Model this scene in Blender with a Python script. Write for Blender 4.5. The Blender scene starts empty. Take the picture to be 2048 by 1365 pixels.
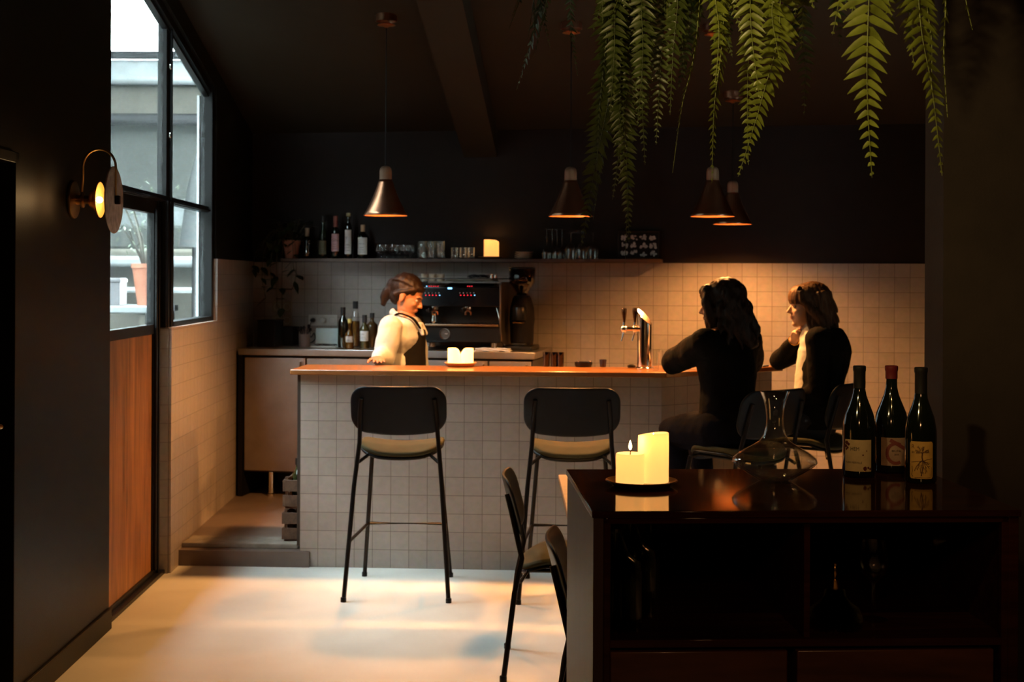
import bpy, bmesh, math, random
from mathutils import Vector, Matrix, noise
random.seed(7)
C = bpy.context.scene.collection
PI = math.pi
FL = 2844.4                      # focal length in pixels of the 2048 px wide frame
HC = 1.59                        # eye height of the camera
ROLL = 0.0045

# ---------------------------------------------------------------- camera, world, exposure
cd = bpy.data.cameras.new('camera'); cam = bpy.data.objects.new('camera', cd); C.objects.link(cam)
cd.lens = 50.0; cd.sensor_width = 36.0; cd.sensor_fit = 'HORIZONTAL'
cd.shift_y = -(682.5 - 555.0) / 2048.0
cd.clip_start = 0.05; cd.clip_end = 200
cd.dof.use_dof = True; cd.dof.focus_distance = 4.3; cd.dof.aperture_fstop = 6.3
cam.matrix_world = Matrix.Translation((0, 0, HC)) @ Matrix.Rotation(PI/2, 4, 'X') @ Matrix.Rotation(ROLL, 4, 'Z')
sc = bpy.context.scene
sc.camera = cam
sc.view_settings.view_transform = 'Standard'; sc.view_settings.look = 'None'
sc.view_settings.exposure = 0.0; sc.view_settings.gamma = 1.0
sc.view_settings.use_curve_mapping = False
w = bpy.data.worlds.new('overcast_sky'); sc.world = w; w.use_nodes = True
bg = w.node_tree.nodes['Background']
bg.inputs[0].default_value = (0.80, 0.92, 0.96, 1); bg.inputs[1].default_value = 41.0
try:
    sc.cycles.use_denoising = True
    sc.cycles.max_bounces = 10; sc.cycles.diffuse_bounces = 4; sc.cycles.glossy_bounces = 4
    sc.cycles.transmission_bounces = 10; sc.cycles.transparent_max_bounces = 16
    sc.cycles.caustics_refractive = False; sc.cycles.caustics_reflective = False
    sc.cycles.sample_clamp_indirect = 20.0
except Exception:
    pass

def lamp(name, loc, power, col, radius=0.03):
    l = bpy.data.lights.new(name, 'POINT'); l.energy = power; l.color = col; l.shadow_soft_size = radius
    o = bpy.data.objects.new(name, l); C.objects.link(o); o.location = loc
    return o
WARM = (1.0, 0.455, 0.13)
PEND_W = 132.0
# warm spot added above the frame to brighten the hanging plants; no fixture there
_sl = bpy.data.lights.new('added_plant_spot', 'SPOT'); _sl.energy = 125; _sl.color = (1.0, 0.72, 0.30); _sl.spot_size = math.radians(66); _sl.spot_blend = 0.8; _sl.shadow_soft_size = 0.035
_so = bpy.data.objects.new('added_plant_spot', _sl); C.objects.link(_so); _so.location = (-0.30, 2.0, 2.42)
_so.rotation_euler = (Vector((1.05, 3.4, 2.35)) - Vector(_so.location)).to_track_quat('-Z', 'Y').to_euler()

_bl = bpy.data.lights.new('added_bottle_spot', 'SPOT'); _bl.energy = 36; _bl.color = (1.0, 0.56, 0.18); _bl.spot_size = math.radians(30); _bl.spot_blend = 0.9; _bl.shadow_soft_size = 0.04  # extra narrow spot, added out of view to brighten the bottle labels
_bo = bpy.data.objects.new('added_bottle_spot', _bl); C.objects.link(_bo); _bo.location = (0.55, 1.3, 3.1)
_bo.rotation_euler = (Vector((1.02, 3.74, 1.18)) - Vector(_bo.location)).to_track_quat('-Z', 'Y').to_euler()
lamp('added_sideboard_fill', (0.25, 1.0, 1.95), 15.0, (1.0, 0.46, 0.19), 0.08)  # fill added near the camera for the sideboard front; no pendant hangs there
_dl = bpy.data.lights.new('dining_lamp_light', 'SPOT'); _dl.energy = 95; _dl.color = (1.0, 0.50, 0.16); _dl.spot_size = math.radians(88); _dl.spot_blend = 0.35; _dl.shadow_soft_size = 0.05
_do = bpy.data.objects.new('dining_lamp_light', _dl); C.objects.link(_do); _do.location = (0.45, 5.35, 2.85)

def P(u, v, Y):
    """pixel of the photograph + distance from the camera -> point of the room"""
    du, dv = u - 1024.0, v - 555.0
    return Vector(((du + ROLL*dv) * Y / FL, Y, HC - (dv - ROLL*du) * Y / FL))

# ---------------------------------------------------------------- mesh builder
class M:
    def __init__(s): s.v = []; s.f = []
    def add(s, vs, fs):
        n = len(s.v); s.v += [Vector(a) for a in vs]; s.f += [[i + n for i in f] for f in fs]; return s
    def box(s, x0, x1, y0, y1, z0, z1, mt=None):
        vs = [Vector((x, y, z)) for z in (z0, z1) for y in (y0, y1) for x in (x0, x1)]
        if mt: vs = [mt @ a for a in vs]
        return s.add(vs, [[0,2,3,1],[4,5,7,6],[0,1,5,4],[2,6,7,3],[0,4,6,2],[1,3,7,5]])
    def cbox(s, c, d, rz=0.0):
        m = Matrix.Translation(c) @ Matrix.Rotation(rz, 4, 'Z')
        return s.box(-d[0]/2, d[0]/2, -d[1]/2, d[1]/2, -d[2]/2, d[2]/2, m)
    def prism(s, poly, z0, z1, mt=None):
        n = len(poly)
        vs = [Vector((p[0], p[1], z0)) for p in poly] + [Vector((p[0], p[1], z1)) for p in poly]
        if mt: vs = [mt @ a for a in vs]
        return s.add(vs, [list(range(n))[::-1], list(range(n, 2*n))] + [[i, (i+1) % n, (i+1) % n + n, i+n] for i in range(n)])
    def lathe(s, prof, c=(0,0,0), n=32, mt=None, sx=1.0, sy=1.0):
        vs = []; idx = []
        for r, z in prof:
            if r < 1e-6: idx.append([len(vs)]); vs.append(Vector((0, 0, z)))
            else:
                idx.append(list(range(len(vs), len(vs)+n)))
                vs += [Vector((r*sx*math.cos(2*PI*i/n), r*sy*math.sin(2*PI*i/n), z)) for i in range(n)]
        fs = []
        for a, b in zip(idx, idx[1:]):
            for i in range(n):
                j = (i+1) % n
                if len(a) == 1 and len(b) == 1: continue
                if len(a) == 1: fs.append([a[0], b[j], b[i]])
                elif len(b) == 1: fs.append([a[i], a[j], b[0]])
                else: fs.append([a[i], a[j], b[j], b[i]])
        vs = [Vector(c) + a for a in vs]
        if mt: vs = [mt @ a for a in vs]
        return s.add(vs, fs)
    def ball(s, c, r, n=16, mt=None):
        if not hasattr(r, '__len__'): r = (r, r, r)
        vs = [Vector((0,0,-1))]; fs = []; k = max(6, n//2)
        for j in range(1, k):
            t = PI*j/k - PI/2
            vs += [Vector((math.cos(t)*math.cos(2*PI*i/n), math.cos(t)*math.sin(2*PI*i/n), math.sin(t))) for i in range(n)]
        vs.append(Vector((0,0,1)))
        for i in range(n):
            fs.append([0, 1+(i+1) % n, 1+i]); fs.append([len(vs)-1, 1+(k-2)*n+i, 1+(k-2)*n+(i+1) % n])
            for j in range(k-2):
                a = 1+j*n; b = a+n; fs.append([a+i, a+(i+1) % n, b+(i+1) % n, b+i])
        vs = [Vector(c) + Vector((a.x*r[0], a.y*r[1], a.z*r[2])) for a in vs]
        if mt: vs = [mt @ a for a in vs]
        return s.add(vs, fs)
    def tube(s, pts, r, n=10, closed=False, ab=None, side=None, cap=True):
        """swept circle (or ellipse: ab = list of (a, b), a along `side`)"""
        pts = [Vector(p) for p in pts]; m = len(pts)
        if not hasattr(r, '__len__'): r = [r]*m
        vs = []; prev = None
        for k, p in enumerate(pts):
            if closed: t = pts[(k+1) % m] - pts[k-1]
            else: t = pts[min(k+1, m-1)] - pts[max(k-1, 0)]
            t.normalize()
            if side is not None: x = Vector(side) - t*t.dot(Vector(side))
            elif prev is None:
                x = Vector((0,0,1)).cross(t)
                if x.length < 0.2: x = Vector((0,1,0)).cross(t)
            else: x = prev - t*t.dot(prev)
            x.normalize(); prev = x; y = t.cross(x)
            a, b = ab[k] if ab else (r[k], r[k])
            vs += [p + x*(a*math.cos(2*PI*i/n)) + y*(b*math.sin(2*PI*i/n)) for i in range(n)]
        fs = []
        for k in range(m if closed else m-1):
            a = k*n; b = ((k+1) % m)*n
            for i in range(n): fs.append([a+i, a+(i+1) % n, b+(i+1) % n, b+i])
        if not closed and cap:
            fs.append(list(range(n))[::-1]); fs.append(list(range((m-1)*n, m*n)))
        return s.add(vs, fs)
    def limb(s, pts, rad, n=14):
        """tapered tube with round ends, for bodies"""
        s.tube(smooth_path(pts, 4), interp(rad, 4), n)
        s.ball(pts[0], rad[0], n); s.ball(pts[-1], rad[-1], n)
        return s
    def xf(s, mt): s.v = [mt @ a for a in s.v]; return s

def interp(r, k):
    out = []
    for a, b in zip(r, r[1:]):
        for i in range(k): out.append(a + (b-a)*i/k)
    return out + [r[-1]]
def smooth_path(pts, k):
    pts = [Vector(p) for p in pts]; out = []
    for i in range(len(pts)-1):
        p0 = pts[max(i-1, 0)]; p1 = pts[i]; p2 = pts[i+1]; p3 = pts[min(i+2, len(pts)-1)]
        for j in range(k):
            t = j/k
            out.append(0.5*((2*p1) + (p2-p0)*t + (2*p0-5*p1+4*p2-p3)*t*t + (3*p1-p0-3*p2+p3)*t**3))
    return out + [pts[-1]]
def arc(c, r, a0, a1, n, ax='XZ'):
    out = []
    for i in range(n+1):
        a = a0+(a1-a0)*i/n; x, y = r*math.cos(a), r*math.sin(a)
        out.append(Vector(c) + (Vector((x, 0, y)) if ax == 'XZ' else Vector((x, y, 0)) if ax == 'XY' else Vector((0, x, y))))
    return out

def uvs(me):
    l = me.uv_layers.new(name='UVMap'); d = l.data
    for p in me.polygons:
        n = p.normal; ax = max(range(3), key=lambda i: abs(n[i]))
        for li in p.loop_indices:
            c = me.vertices[me.loops[li].vertex_index].co
            d[li].uv = (c.y, c.z) if ax == 0 else (c.x, c.z) if ax == 1 else (c.x, c.y)

def fin(me, sm=40):
    me.validate(); me.update()
    me.polygons.foreach_set('use_smooth', [True]*len(me.polygons))
    me.set_sharp_from_angle(angle=math.radians(sm))

def obj(name, m, mt, parent=None, loc=None, rz=0.0, bev=0.0, sub=0, sm=40, solid=0.0, mw=None, fixn=True):
    me = bpy.data.meshes.new(name); me.from_pydata([tuple(a) for a in m.v], [], m.f); me.update()
    if fixn:
        b = bmesh.new(); b.from_mesh(me); bmesh.ops.recalc_face_normals(b, faces=b.faces); b.to_mesh(me); b.free()
    uvs(me); fin(me, sm)
    if mt: me.materials.append(mt)
    o = bpy.data.objects.new(name, me); C.objects.link(o)
    if loc is not None: o.location = loc
    if rz: o.rotation_euler = (0, 0, rz)
    if mw is not None: o.matrix_world = mw
    if parent: o.parent = parent
    if solid:
        k = o.modifiers.new('thickness', 'SOLIDIFY'); k.thickness = solid; k.offset = 0
    if bev:
        k = o.modifiers.new('bevel', 'BEVEL'); k.width = bev; k.segments = 2; k.limit_method = 'ANGLE'; k.angle_limit = 0.6
    if sub:
        k = o.modifiers.new('subsurf', 'SUBSURF'); k.levels = sub; k.render_levels = sub
    return o

def thing(name, label, cat, loc=(0,0,0), rz=0.0, group=None):
    o = bpy.data.objects.new(name, None); C.objects.link(o); o.empty_display_size = 0.1
    o.location = loc; o.rotation_euler = (0, 0, rz); return tag(o, label, cat, group)
def tag(o, label, cat, group=None, kind=None):
    o['label'] = label; o['category'] = cat
    if group: o['group'] = group
    if kind: o['kind'] = kind
    return o
def struct(o, label=None, cat=None):
    o['kind'] = 'structure'
    if label: o['label'] = label
    if cat: o['category'] = cat
    return o
def dup(root, loc=None, rz=None, label=None, mw=None):
    def cp(o, par):
        c = o.copy(); C.objects.link(c); c.parent = par
        for ch in kids.get(o.name, []): cp(ch, c)
        return c
    kids = {}
    for o in C.objects:
        if o.parent: kids.setdefault(o.parent.name, []).append(o)
    r = cp(root, None)
    if loc is not None: r.location = loc
    if rz is not None: r.rotation_euler = (0, 0, rz)
    if label: r['label'] = label
    return r

# ---------------------------------------------------------------- materials
MATS = {}
def nt_new(name):
    m = bpy.data.materials.new(name); m.use_nodes = True; t = m.node_tree
    return m, t, t.nodes['Principled BSDF']
def node(t, ty, **k):
    n = t.nodes.new(ty)
    for a, b in k.items(): setattr(n, a, b)
    return n
def rgba(c): return (c[0], c[1], c[2], 1)
def mat(name, col, rough=0.5, metal=0.0, spec=0.5, var=0.12, vscale=9.0, bump=0.0, bscale=60.0, coat=0.0, sheen=0.0, trans=0.0, ior=1.45, emit=None, estr=0.0, alpha=None, stretch=(1,1,1)):
    if name in MATS: return MATS[name]
    m, t, b = nt_new(name)
    tc = node(t, 'ShaderNodeTexCoord'); mp = node(t, 'ShaderNodeMapping'); mp.inputs['Scale'].default_value = stretch
    nz = node(t, 'ShaderNodeTexNoise'); nz.inputs['Scale'].default_value = vscale; nz.inputs['Detail'].default_value = 6
    t.links.new(tc.outputs['Object'], mp.inputs[0]); t.links.new(mp.outputs[0], nz.inputs['Vector'])
    rp = node(t, 'ShaderNodeValToRGB'); e = rp.color_ramp.elements
    e[0].position = 0.3; e[1].position = 0.7
    e[0].color = rgba([c*(1-var) for c in col]); e[1].color = rgba([min(1, c*(1+var)) for c in col])
    t.links.new(nz.outputs['Fac'], rp.inputs[0]); t.links.new(rp.outputs[0], b.inputs['Base Color'])
    b.inputs['Roughness'].default_value = rough; b.inputs['Metallic'].default_value = metal
    b.inputs['Specular IOR Level'].default_value = spec; b.inputs['IOR'].default_value = ior
    b.inputs['Coat Weight'].default_value = coat; b.inputs['Coat Roughness'].default_value = 0.1
    b.inputs['Sheen Weight'].default_value = sheen
    b.inputs['Transmission Weight'].default_value = trans
    if emit: b.inputs['Emission Color'].default_value = rgba(emit); b.inputs['Emission Strength'].default_value = estr
    if bump:
        n2 = node(t, 'ShaderNodeTexNoise'); n2.inputs['Scale'].default_value = bscale; n2.inputs['Detail'].default_value = 4
        t.links.new(mp.outputs[0], n2.inputs['Vector'])
        bp = node(t, 'ShaderNodeBump'); bp.inputs['Strength'].default_value = bump; bp.inputs['Distance'].default_value = 0.01
        t.links.new(n2.outputs['Fac'], bp.inputs['Height']); t.links.new(bp.outputs[0], b.inputs['Normal'])
    MATS[name] = m
    return m
def tile_mat(name, c1, c2, grout, size=0.1, rough=0.38):
    m, t, b = nt_new(name)
    uv = node(t, 'ShaderNodeUVMap')
    br = node(t, 'ShaderNodeTexBrick'); br.offset = 0.0; br.squash = 1.0
    for k, v in (('Scale', 1.0), ('Mortar Size', 0.0016), ('Mortar Smooth', 0.25), ('Bias', 0.0), ('Brick Width', size), ('Row Height', size)): br.inputs[k].default_value = v
    br.inputs['Color1'].default_value = rgba(c1); br.inputs['Color2'].default_value = rgba(c2); br.inputs['Mortar'].default_value = rgba(grout)
    t.links.new(uv.outputs[0], br.inputs['Vector'])
    nz = node(t, 'ShaderNodeTexNoise'); nz.inputs['Scale'].default_value = 30; nz.inputs['Detail'].default_value = 8
    t.links.new(uv.outputs[0], nz.inputs['Vector'])
    mx = node(t, 'ShaderNodeMix', data_type='RGBA', blend_type='MULTIPLY'); mx.inputs[0].default_value = 0.35
    t.links.new(br.outputs['Color'], mx.inputs[6]); t.links.new(nz.outputs['Color'], mx.inputs[7])
    hs = node(t, 'ShaderNodeHueSaturation'); hs.inputs['Saturation'].default_value = 0.6; hs.inputs['Value'].default_value = 1.15
    t.links.new(mx.outputs[2], hs.inputs['Color']); t.links.new(hs.outputs[0], b.inputs['Base Color'])
    sub = node(t, 'ShaderNodeMath', operation='SUBTRACT'); sub.inputs[0].default_value = 1.0
    t.links.new(br.outputs['Fac'], sub.inputs[1])
    n3 = node(t, 'ShaderNodeTexNoise'); n3.inputs['Scale'].default_value = 14
    t.links.new(uv.outputs[0], n3.inputs['Vector'])
    ad = node(t, 'ShaderNodeMath', operation='MULTIPLY_ADD'); ad.inputs[1].default_value = 0.7
    t.links.new(n3.outputs['Fac'], ad.inputs[0]); t.links.new(sub.outputs[0], ad.inputs[2])
    bp = node(t, 'ShaderNodeBump'); bp.inputs['Strength'].default_value = 0.5; bp.inputs['Distance'].default_value = 0.002
    t.links.new(ad.outputs[0], bp.inputs['Height']); t.links.new(bp.outputs[0], b.inputs['Normal'])
    b.inputs['Roughness'].default_value = rough
    return m
def wood_mat(name, c1, c2, rough=0.45, sc=(1, 14, 14), coat=0.0, planks=0.0, plank_axis=1, spec=0.5, bmp=0.25):
    """grain runs along local x for sc=(1,14,14)"""
    m, t, b = nt_new(name)
    tc = node(t, 'ShaderNodeTexCoord'); mp = node(t, 'ShaderNodeMapping'); mp.inputs['Scale'].default_value = sc
    t.links.new(tc.outputs['Object'], mp.inputs[0])
    nz = node(t, 'ShaderNodeTexNoise'); nz.inputs['Scale'].default_value = 2.2; nz.inputs['Detail'].default_value = 9; nz.inputs['Distortion'].default_value = 0.6
    t.links.new(mp.outputs[0], nz.inputs['Vector'])
    n2 = node(t, 'ShaderNodeTexNoise'); n2.inputs['Scale'].default_value = 9; n2.inputs['Detail'].default_value = 4
    t.links.new(mp.outputs[0], n2.inputs['Vector'])
    md = node(t, 'ShaderNodeMath', operation='MULTIPLY_ADD'); md.inputs[1].default_value = 0.35; t.links.new(n2.outputs['Fac'], md.inputs[0])
    ml = node(t, 'ShaderNodeMath', operation='MULTIPLY'); ml.inputs[1].default_value = 0.7; t.links.new(nz.outputs['Fac'], ml.inputs[0]); t.links.new(ml.outputs[0], md.inputs[2])
    src = md.outputs[0]
    if planks:
        sp = node(t, 'ShaderNodeSeparateXYZ'); t.links.new(tc.outputs['Object'], sp.inputs[0])
        dv = node(t, 'ShaderNodeMath', operation='DIVIDE'); dv.inputs[1].default_value = planks; t.links.new(sp.outputs[plank_axis], dv.inputs[0])
        fl = node(t, 'ShaderNodeMath', operation='FLOOR'); t.links.new(dv.outputs[0], fl.inputs[0])
        wn = node(t, 'ShaderNodeTexWhiteNoise', noise_dimensions='1D'); t.links.new(fl.outputs[0], wn.inputs['W'])
        pa = node(t, 'ShaderNodeMath', operation='MULTIPLY_ADD'); pa.inputs[1].default_value = 0.22; t.links.new(wn.outputs['Value'], pa.inputs[0]); t.links.new(src, pa.inputs[2])
        src = pa.outputs[0]
    rp = node(t, 'ShaderNodeValToRGB'); e = rp.color_ramp.elements
    e[0].position = 0.34; e[1].position = 0.72; e[0].color = rgba(c1); e[1].color = rgba(c2)
    t.links.new(src, rp.inputs[0]); t.links.new(rp.outputs[0], b.inputs['Base Color'])
    bp = node(t, 'ShaderNodeBump'); b.inputs['Specular IOR Level'].default_value = spec; bp.inputs['Strength'].default_value = bmp; bp.inputs['Distance'].default_value = 0.003
    t.links.new(src, bp.inputs['Height']); t.links.new(bp.outputs[0], b.inputs['Normal'])
    b.inputs['Roughness'].default_value = rough; b.inputs['Coat Weight'].default_value = coat; b.inputs['Coat Roughness'].default_value = 0.12
    return m
def glass_mat(name, col=(1,1,1), rough=0.02, clear=None):
    """thin clear glass: see-through, mirror-like towards its edges"""
    m, t, b = nt_new(name)
    tr = node(t, 'ShaderNodeBsdfTransparent'); tr.inputs[0].default_value = rgba(col)
    gl = node(t, 'ShaderNodeBsdfGlossy'); gl.inputs['Roughness'].default_value = rough; gl.inputs[0].default_value = (0.95, 0.95, 0.95, 1)
    fw = node(t, 'ShaderNodeLayerWeight'); fw.inputs[0].default_value = 0.5
    pw = node(t, 'ShaderNodeMath', operation='POWER'); pw.inputs[1].default_value = 2.4; t.links.new(fw.outputs['Facing'], pw.inputs[0])
    lw = node(t, 'ShaderNodeMath', operation='MULTIPLY_ADD'); lw.inputs[1].default_value = 0.9; lw.inputs[2].default_value = 0.05; t.links.new(pw.outputs[0], lw.inputs[0])
    nz = node(t, 'ShaderNodeTexNoise'); nz.inputs['Scale'].default_value = 18
    bp = node(t, 'ShaderNodeBump'); bp.inputs['Strength'].default_value = 0.04; t.links.new(nz.outputs['Fac'], bp.inputs['Height']); t.links.new(bp.outputs[0], gl.inputs['Normal'])
    mx = node(t, 'ShaderNodeMixShader')
    t.links.new(lw.outputs[0], mx.inputs[0]); t.links.new(tr.outputs[0], mx.inputs[1]); t.links.new(gl.outputs[0], mx.inputs[2])
    t.links.new(mx.outputs[0], t.nodes['Material Output'].inputs[0]); t.nodes.remove(b)
    return m
def pane_mat(name, dust=0.012):
    """window glass: clear, with a thin film of dried water and dust"""
    m, t, b = nt_new(name)
    tc = node(t, 'ShaderNodeTexCoord'); mp = node(t, 'ShaderNodeMapping'); mp.inputs['Scale'].default_value = (8, 8, 1.5)
    t.links.new(tc.outputs['Object'], mp.inputs[0])
    nz = node(t, 'ShaderNodeTexNoise'); nz.inputs['Scale'].default_value = 3; nz.inputs['Detail'].default_value = 8; t.links.new(mp.outputs[0], nz.inputs['Vector'])
    tr = node(t, 'ShaderNodeBsdfTransparent'); tr.inputs[0].default_value = (0.93, 0.97, 0.97, 1)
    tl = node(t, 'ShaderNodeBsdfTranslucent'); tl.inputs[0].default_value = (0.8, 0.85, 0.85, 1)
    gl = node(t, 'ShaderNodeBsdfGlossy'); gl.inputs['Roughness'].default_value = 0.03
    m1 = node(t, 'ShaderNodeMixShader'); m2 = node(t, 'ShaderNodeMixShader'); m2.inputs[0].default_value = 0.06
    k = node(t, 'ShaderNodeMath', operation='MULTIPLY'); k.inputs[1].default_value = dust*2; t.links.new(nz.outputs['Fac'], k.inputs[0])
    t.links.new(k.outputs[0], m1.inputs[0]); t.links.new(tr.outputs[0], m1.inputs[1]); t.links.new(tl.outputs[0], m1.inputs[2])
    t.links.new(m1.outputs[0], m2.inputs[1]); t.links.new(gl.outputs[0], m2.inputs[2])
    t.links.new(m2.outputs[0], t.nodes['Material Output'].inputs[0]); t.nodes.remove(b)
    return m
def wax_mat(name, glow):
    m, t, b = nt_new(name)
    tl = node(t, 'ShaderNodeBsdfTranslucent'); tl.inputs[0].default_value = (1.0, 0.72, 0.36, 1)
    b.inputs['Base Color'].default_value = (0.85, 0.68, 0.42, 1); b.inputs['Roughness'].default_value = 0.5
    b.inputs['Emission Color'].default_value = (1.0, 0.62, 0.22, 1); b.inputs['Emission Strength'].default_value = glow
    nz = node(t, 'ShaderNodeTexNoise'); nz.inputs['Scale'].default_value = 25
    bp = node(t, 'ShaderNodeBump'); bp.inputs['Strength'].default_value = 0.12; t.links.new(nz.outputs['Fac'], bp.inputs['Height']); t.links.new(bp.outputs[0], b.inputs['Normal'])
    mx = node(t, 'ShaderNodeMixShader'); mx.inputs[0].default_value = 0.5
    t.links.new(b.outputs[0], mx.inputs[1]); t.links.new(tl.outputs[0], mx.inputs[2]); t.links.new(mx.outputs[0], t.nodes['Material Output'].inputs[0])
    return m
def glow_mat(name, col, s):
    m, t, b = nt_new(name); e = node(t, 'ShaderNodeEmission'); e.inputs[0].default_value = rgba(col); e.inputs[1].default_value = s
    t.links.new(e.outputs[0], t.nodes['Material Output'].inputs[0]); t.nodes.remove(b); return m

TILE = tile_mat('beige_tiles', (0.36,0.24,0.172), (0.32,0.212,0.152), (0.12,0.075,0.052))
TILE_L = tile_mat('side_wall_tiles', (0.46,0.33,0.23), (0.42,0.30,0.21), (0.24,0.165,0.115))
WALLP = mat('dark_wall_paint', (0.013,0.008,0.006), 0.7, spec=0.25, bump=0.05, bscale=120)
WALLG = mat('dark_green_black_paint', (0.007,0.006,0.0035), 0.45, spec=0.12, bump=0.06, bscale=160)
CEILP = mat('dark_ceiling_paint', (0.018,0.0135,0.007), 0.8, spec=0.2, var=0.06)
FLOORM = mat('cream_resin_floor', (0.72,0.69,0.62), 0.42, var=0.06, vscale=2.5, bump=0.02, bscale=200)
PLATM = mat('brown_platform_floor', (0.16,0.115,0.095), 0.45, var=0.15, vscale=5)
CONC = mat('concrete_step', (0.26,0.22,0.18), 0.7, var=0.2, vscale=14, bump=0.1)
STEELB = mat('black_steel', (0.004,0.004,0.004), 0.4, spec=0.25)
BLACKP = mat('black_plastic', (0.006,0.006,0.006), 0.32, spec=0.3)
BLACKM = mat('matt_black', (0.006,0.005,0.005), 0.6, spec=0.2)
CHAIRSH = mat('dark_blue_grey_shell', (0.0065,0.008,0.010), 0.40, spec=0.2)
SEATF = mat('olive_seat_fabric', (0.046,0.042,0.020), 0.85, spec=0.2, bump=0.15, bscale=400)
CHROME = mat('polished_chrome', (0.75,0.72,0.68), 0.12, 1.0, var=0.03)
BRSTEEL = mat('brushed_steel', (0.42,0.39,0.36), 0.33, 1.0, var=0.06, stretch=(1,1,1))
STEELD = mat('dark_steel_doors', (0.30,0.24,0.21), 0.42, 0.75, var=0.1)
COPPER = mat('brushed_copper', (0.55,0.26,0.15), 0.30, 1.0, var=0.08)
COPIN = mat('copper_inside', (0.62,0.25,0.10), 0.34, 1.0, var=0.05)
BRASS = mat('aged_brass', (0.45,0.27,0.10), 0.3, 1.0)
BARWOOD = wood_mat('oiled_bar_wood', (0.13,0.042,0.010), (0.28,0.100,0.026), 0.30, (1.2, 16, 16), coat=0.3, planks=0.09)
DOORWOOD = wood_mat('oak_door_veneer', (0.10,0.034,0.007), (0.40,0.165,0.040), 0.5, (12, 7, 0.6))
SIDEW = wood_mat('dark_red_brown_wood', (0.022,0.006,0.003), (0.055,0.016,0.008), 0.07, (1.2, 16, 16), spec=0.18, bmp=0.02)
SIDEV = wood_mat('dark_stained_side_panel', (0.030,0.0145,0.0125), (0.050,0.025,0.021), 0.5, (16, 16, 1.0))
SHELFW = wood_mat('dark_shelf_wood', (0.05,0.022,0.012), (0.09,0.04,0.022), 0.5)
CRATEW = wood_mat('weathered_crate_wood', (0.07,0.035,0.02), (0.15,0.08,0.045), 0.7, (14, 1, 14))
NECKW = wood_mat('turned_beech', (0.22,0.12,0.07), (0.34,0.20,0.12), 0.5, (14, 14, 1))
TABLEW = wood_mat('orange_pine_table', (0.40,0.20,0.09), (0.58,0.32,0.15), 0.4)
GLASS = glass_mat('clear_glass', (0.97,0.98,0.97))
RIBGLASS = glass_mat('ribbed_glass', (0.93,0.95,0.90))
PANE = pane_mat('window_pane')
WHITECER = mat('white_ceramic', (0.70,0.64,0.56), 0.35, var=0.04)
TERRA = mat('terracotta', (0.36,0.13,0.075), 0.7)
SKIN = mat('skin', (0.56,0.31,0.20), 0.5, var=0.06)
LEAFM = mat('fern_green', (0.125,0.17,0.032), 0.42, var=0.3, vscale=30)
# ---------------------------------------------------------------- the room
def yz(m, poly, x0, x1):
    n = len(poly); vs = [Vector((x0, b, z)) for b, z in poly] + [Vector((x1, b, z)) for b, z in poly]
    return m.add(vs, [list(range(n)), list(range(n, 2*n))[::-1]] + [[i, i+n, (i+1) % n + n, (i+1) % n] for i in range(n)])
def back_y(x): return 9.933 - 0.188*x                  # back wall line
def ceil_z(x, y): return 2.62 + 0.196*(back_y(x) - y)  # sloping ceiling
LW = Matrix.Translation((-1.83, 7.6, 0)) @ Matrix.Rotation(0.0185, 4, 'Z')     # left wall: x into the room, y along it
BW = Matrix.Translation((-1.88, 10.286, 0)) @ Matrix.Rotation(-math.atan(0.188), 4, 'Z')   # back wall: x along it, -y into the room
CW = Matrix.Translation((0, 7.718, 0)) @ Matrix.Rotation(-math.atan(0.057), 4, 'Z')        # bar front: x along it

struct(obj('floor', M().box(-2.1, 4.0, -1.7, 10.9, -0.12, 0), FLOORM))
m = M().prism([(-1.825, 7.80), (-1.10, 7.762), (-1.10, 8.12), (0.7, 8.05), (1.45, 8.65), (1.9, 9.55), (-1.88, 10.27)], 0.0, 0.085)
pl = struct(obj('floor_platform', m, PLATM))
obj('step_edge', M().box(-1.88, -1.232, 0.0, 0.22, 0.085, 0.112, Matrix.Translation((0.055, 7.778, 0)) @ Matrix.Rotation(-0.052, 4, 'Z')), CONC, pl, bev=0.004)
obj('riser', M().box(-1.875, -1.236, 0.006, 0.05, 0.0, 0.084, Matrix.Translation((0.055, 7.778, 0)) @ Matrix.Rotation(-0.052, 4, 'Z')), CONC, pl)
obj('platform_surface', M().prism([(-1.82, 8.02), (-1.10, 7.99), (-1.10, 8.14), (0.7, 8.08), (1.44, 8.65), (1.88, 9.54), (-1.88, 10.27)], 0.085, 0.110), PLATM, pl)

# back wall with its tile cladding
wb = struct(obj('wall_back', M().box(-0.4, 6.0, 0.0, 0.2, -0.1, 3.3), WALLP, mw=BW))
obj('tile_cladding', M().box(0.0, 5.9, -0.010, 0.0, 0.0, 1.692), TILE, wb)

# ceiling: slopes down to the back wall, level over the front of the room
m = M()
def cz(x, y): return min(ceil_z(x, y), 3.75)
def slab(pts):
    n = len(pts); lo = [Vector((x, y, cz(x, y))) for x, y in pts]; hi = [a + Vector((0, 0, 0.15)) for a in lo]
    return M().add(lo + hi, [list(range(n))[::-1], list(range(n, 2*n))] + [[i, (i+1) % n, (i+1) % n + n, i+n] for i in range(n)])
def brk(x): return back_y(x) - (3.75 - 2.62)/0.196
ce = struct(obj('ceiling', slab([(-1.92, brk(-2.2)), (4.1, brk(4.1)), (4.1, 9.5), (-1.92, 10.6)]), CEILP, sm=10))
obj('level_ceiling', slab([(-1.92, -1.8), (4.1, -1.8), (4.1, brk(4.1)), (-1.92, brk(-2.2))]), CEILP, ce, sm=10)
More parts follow.
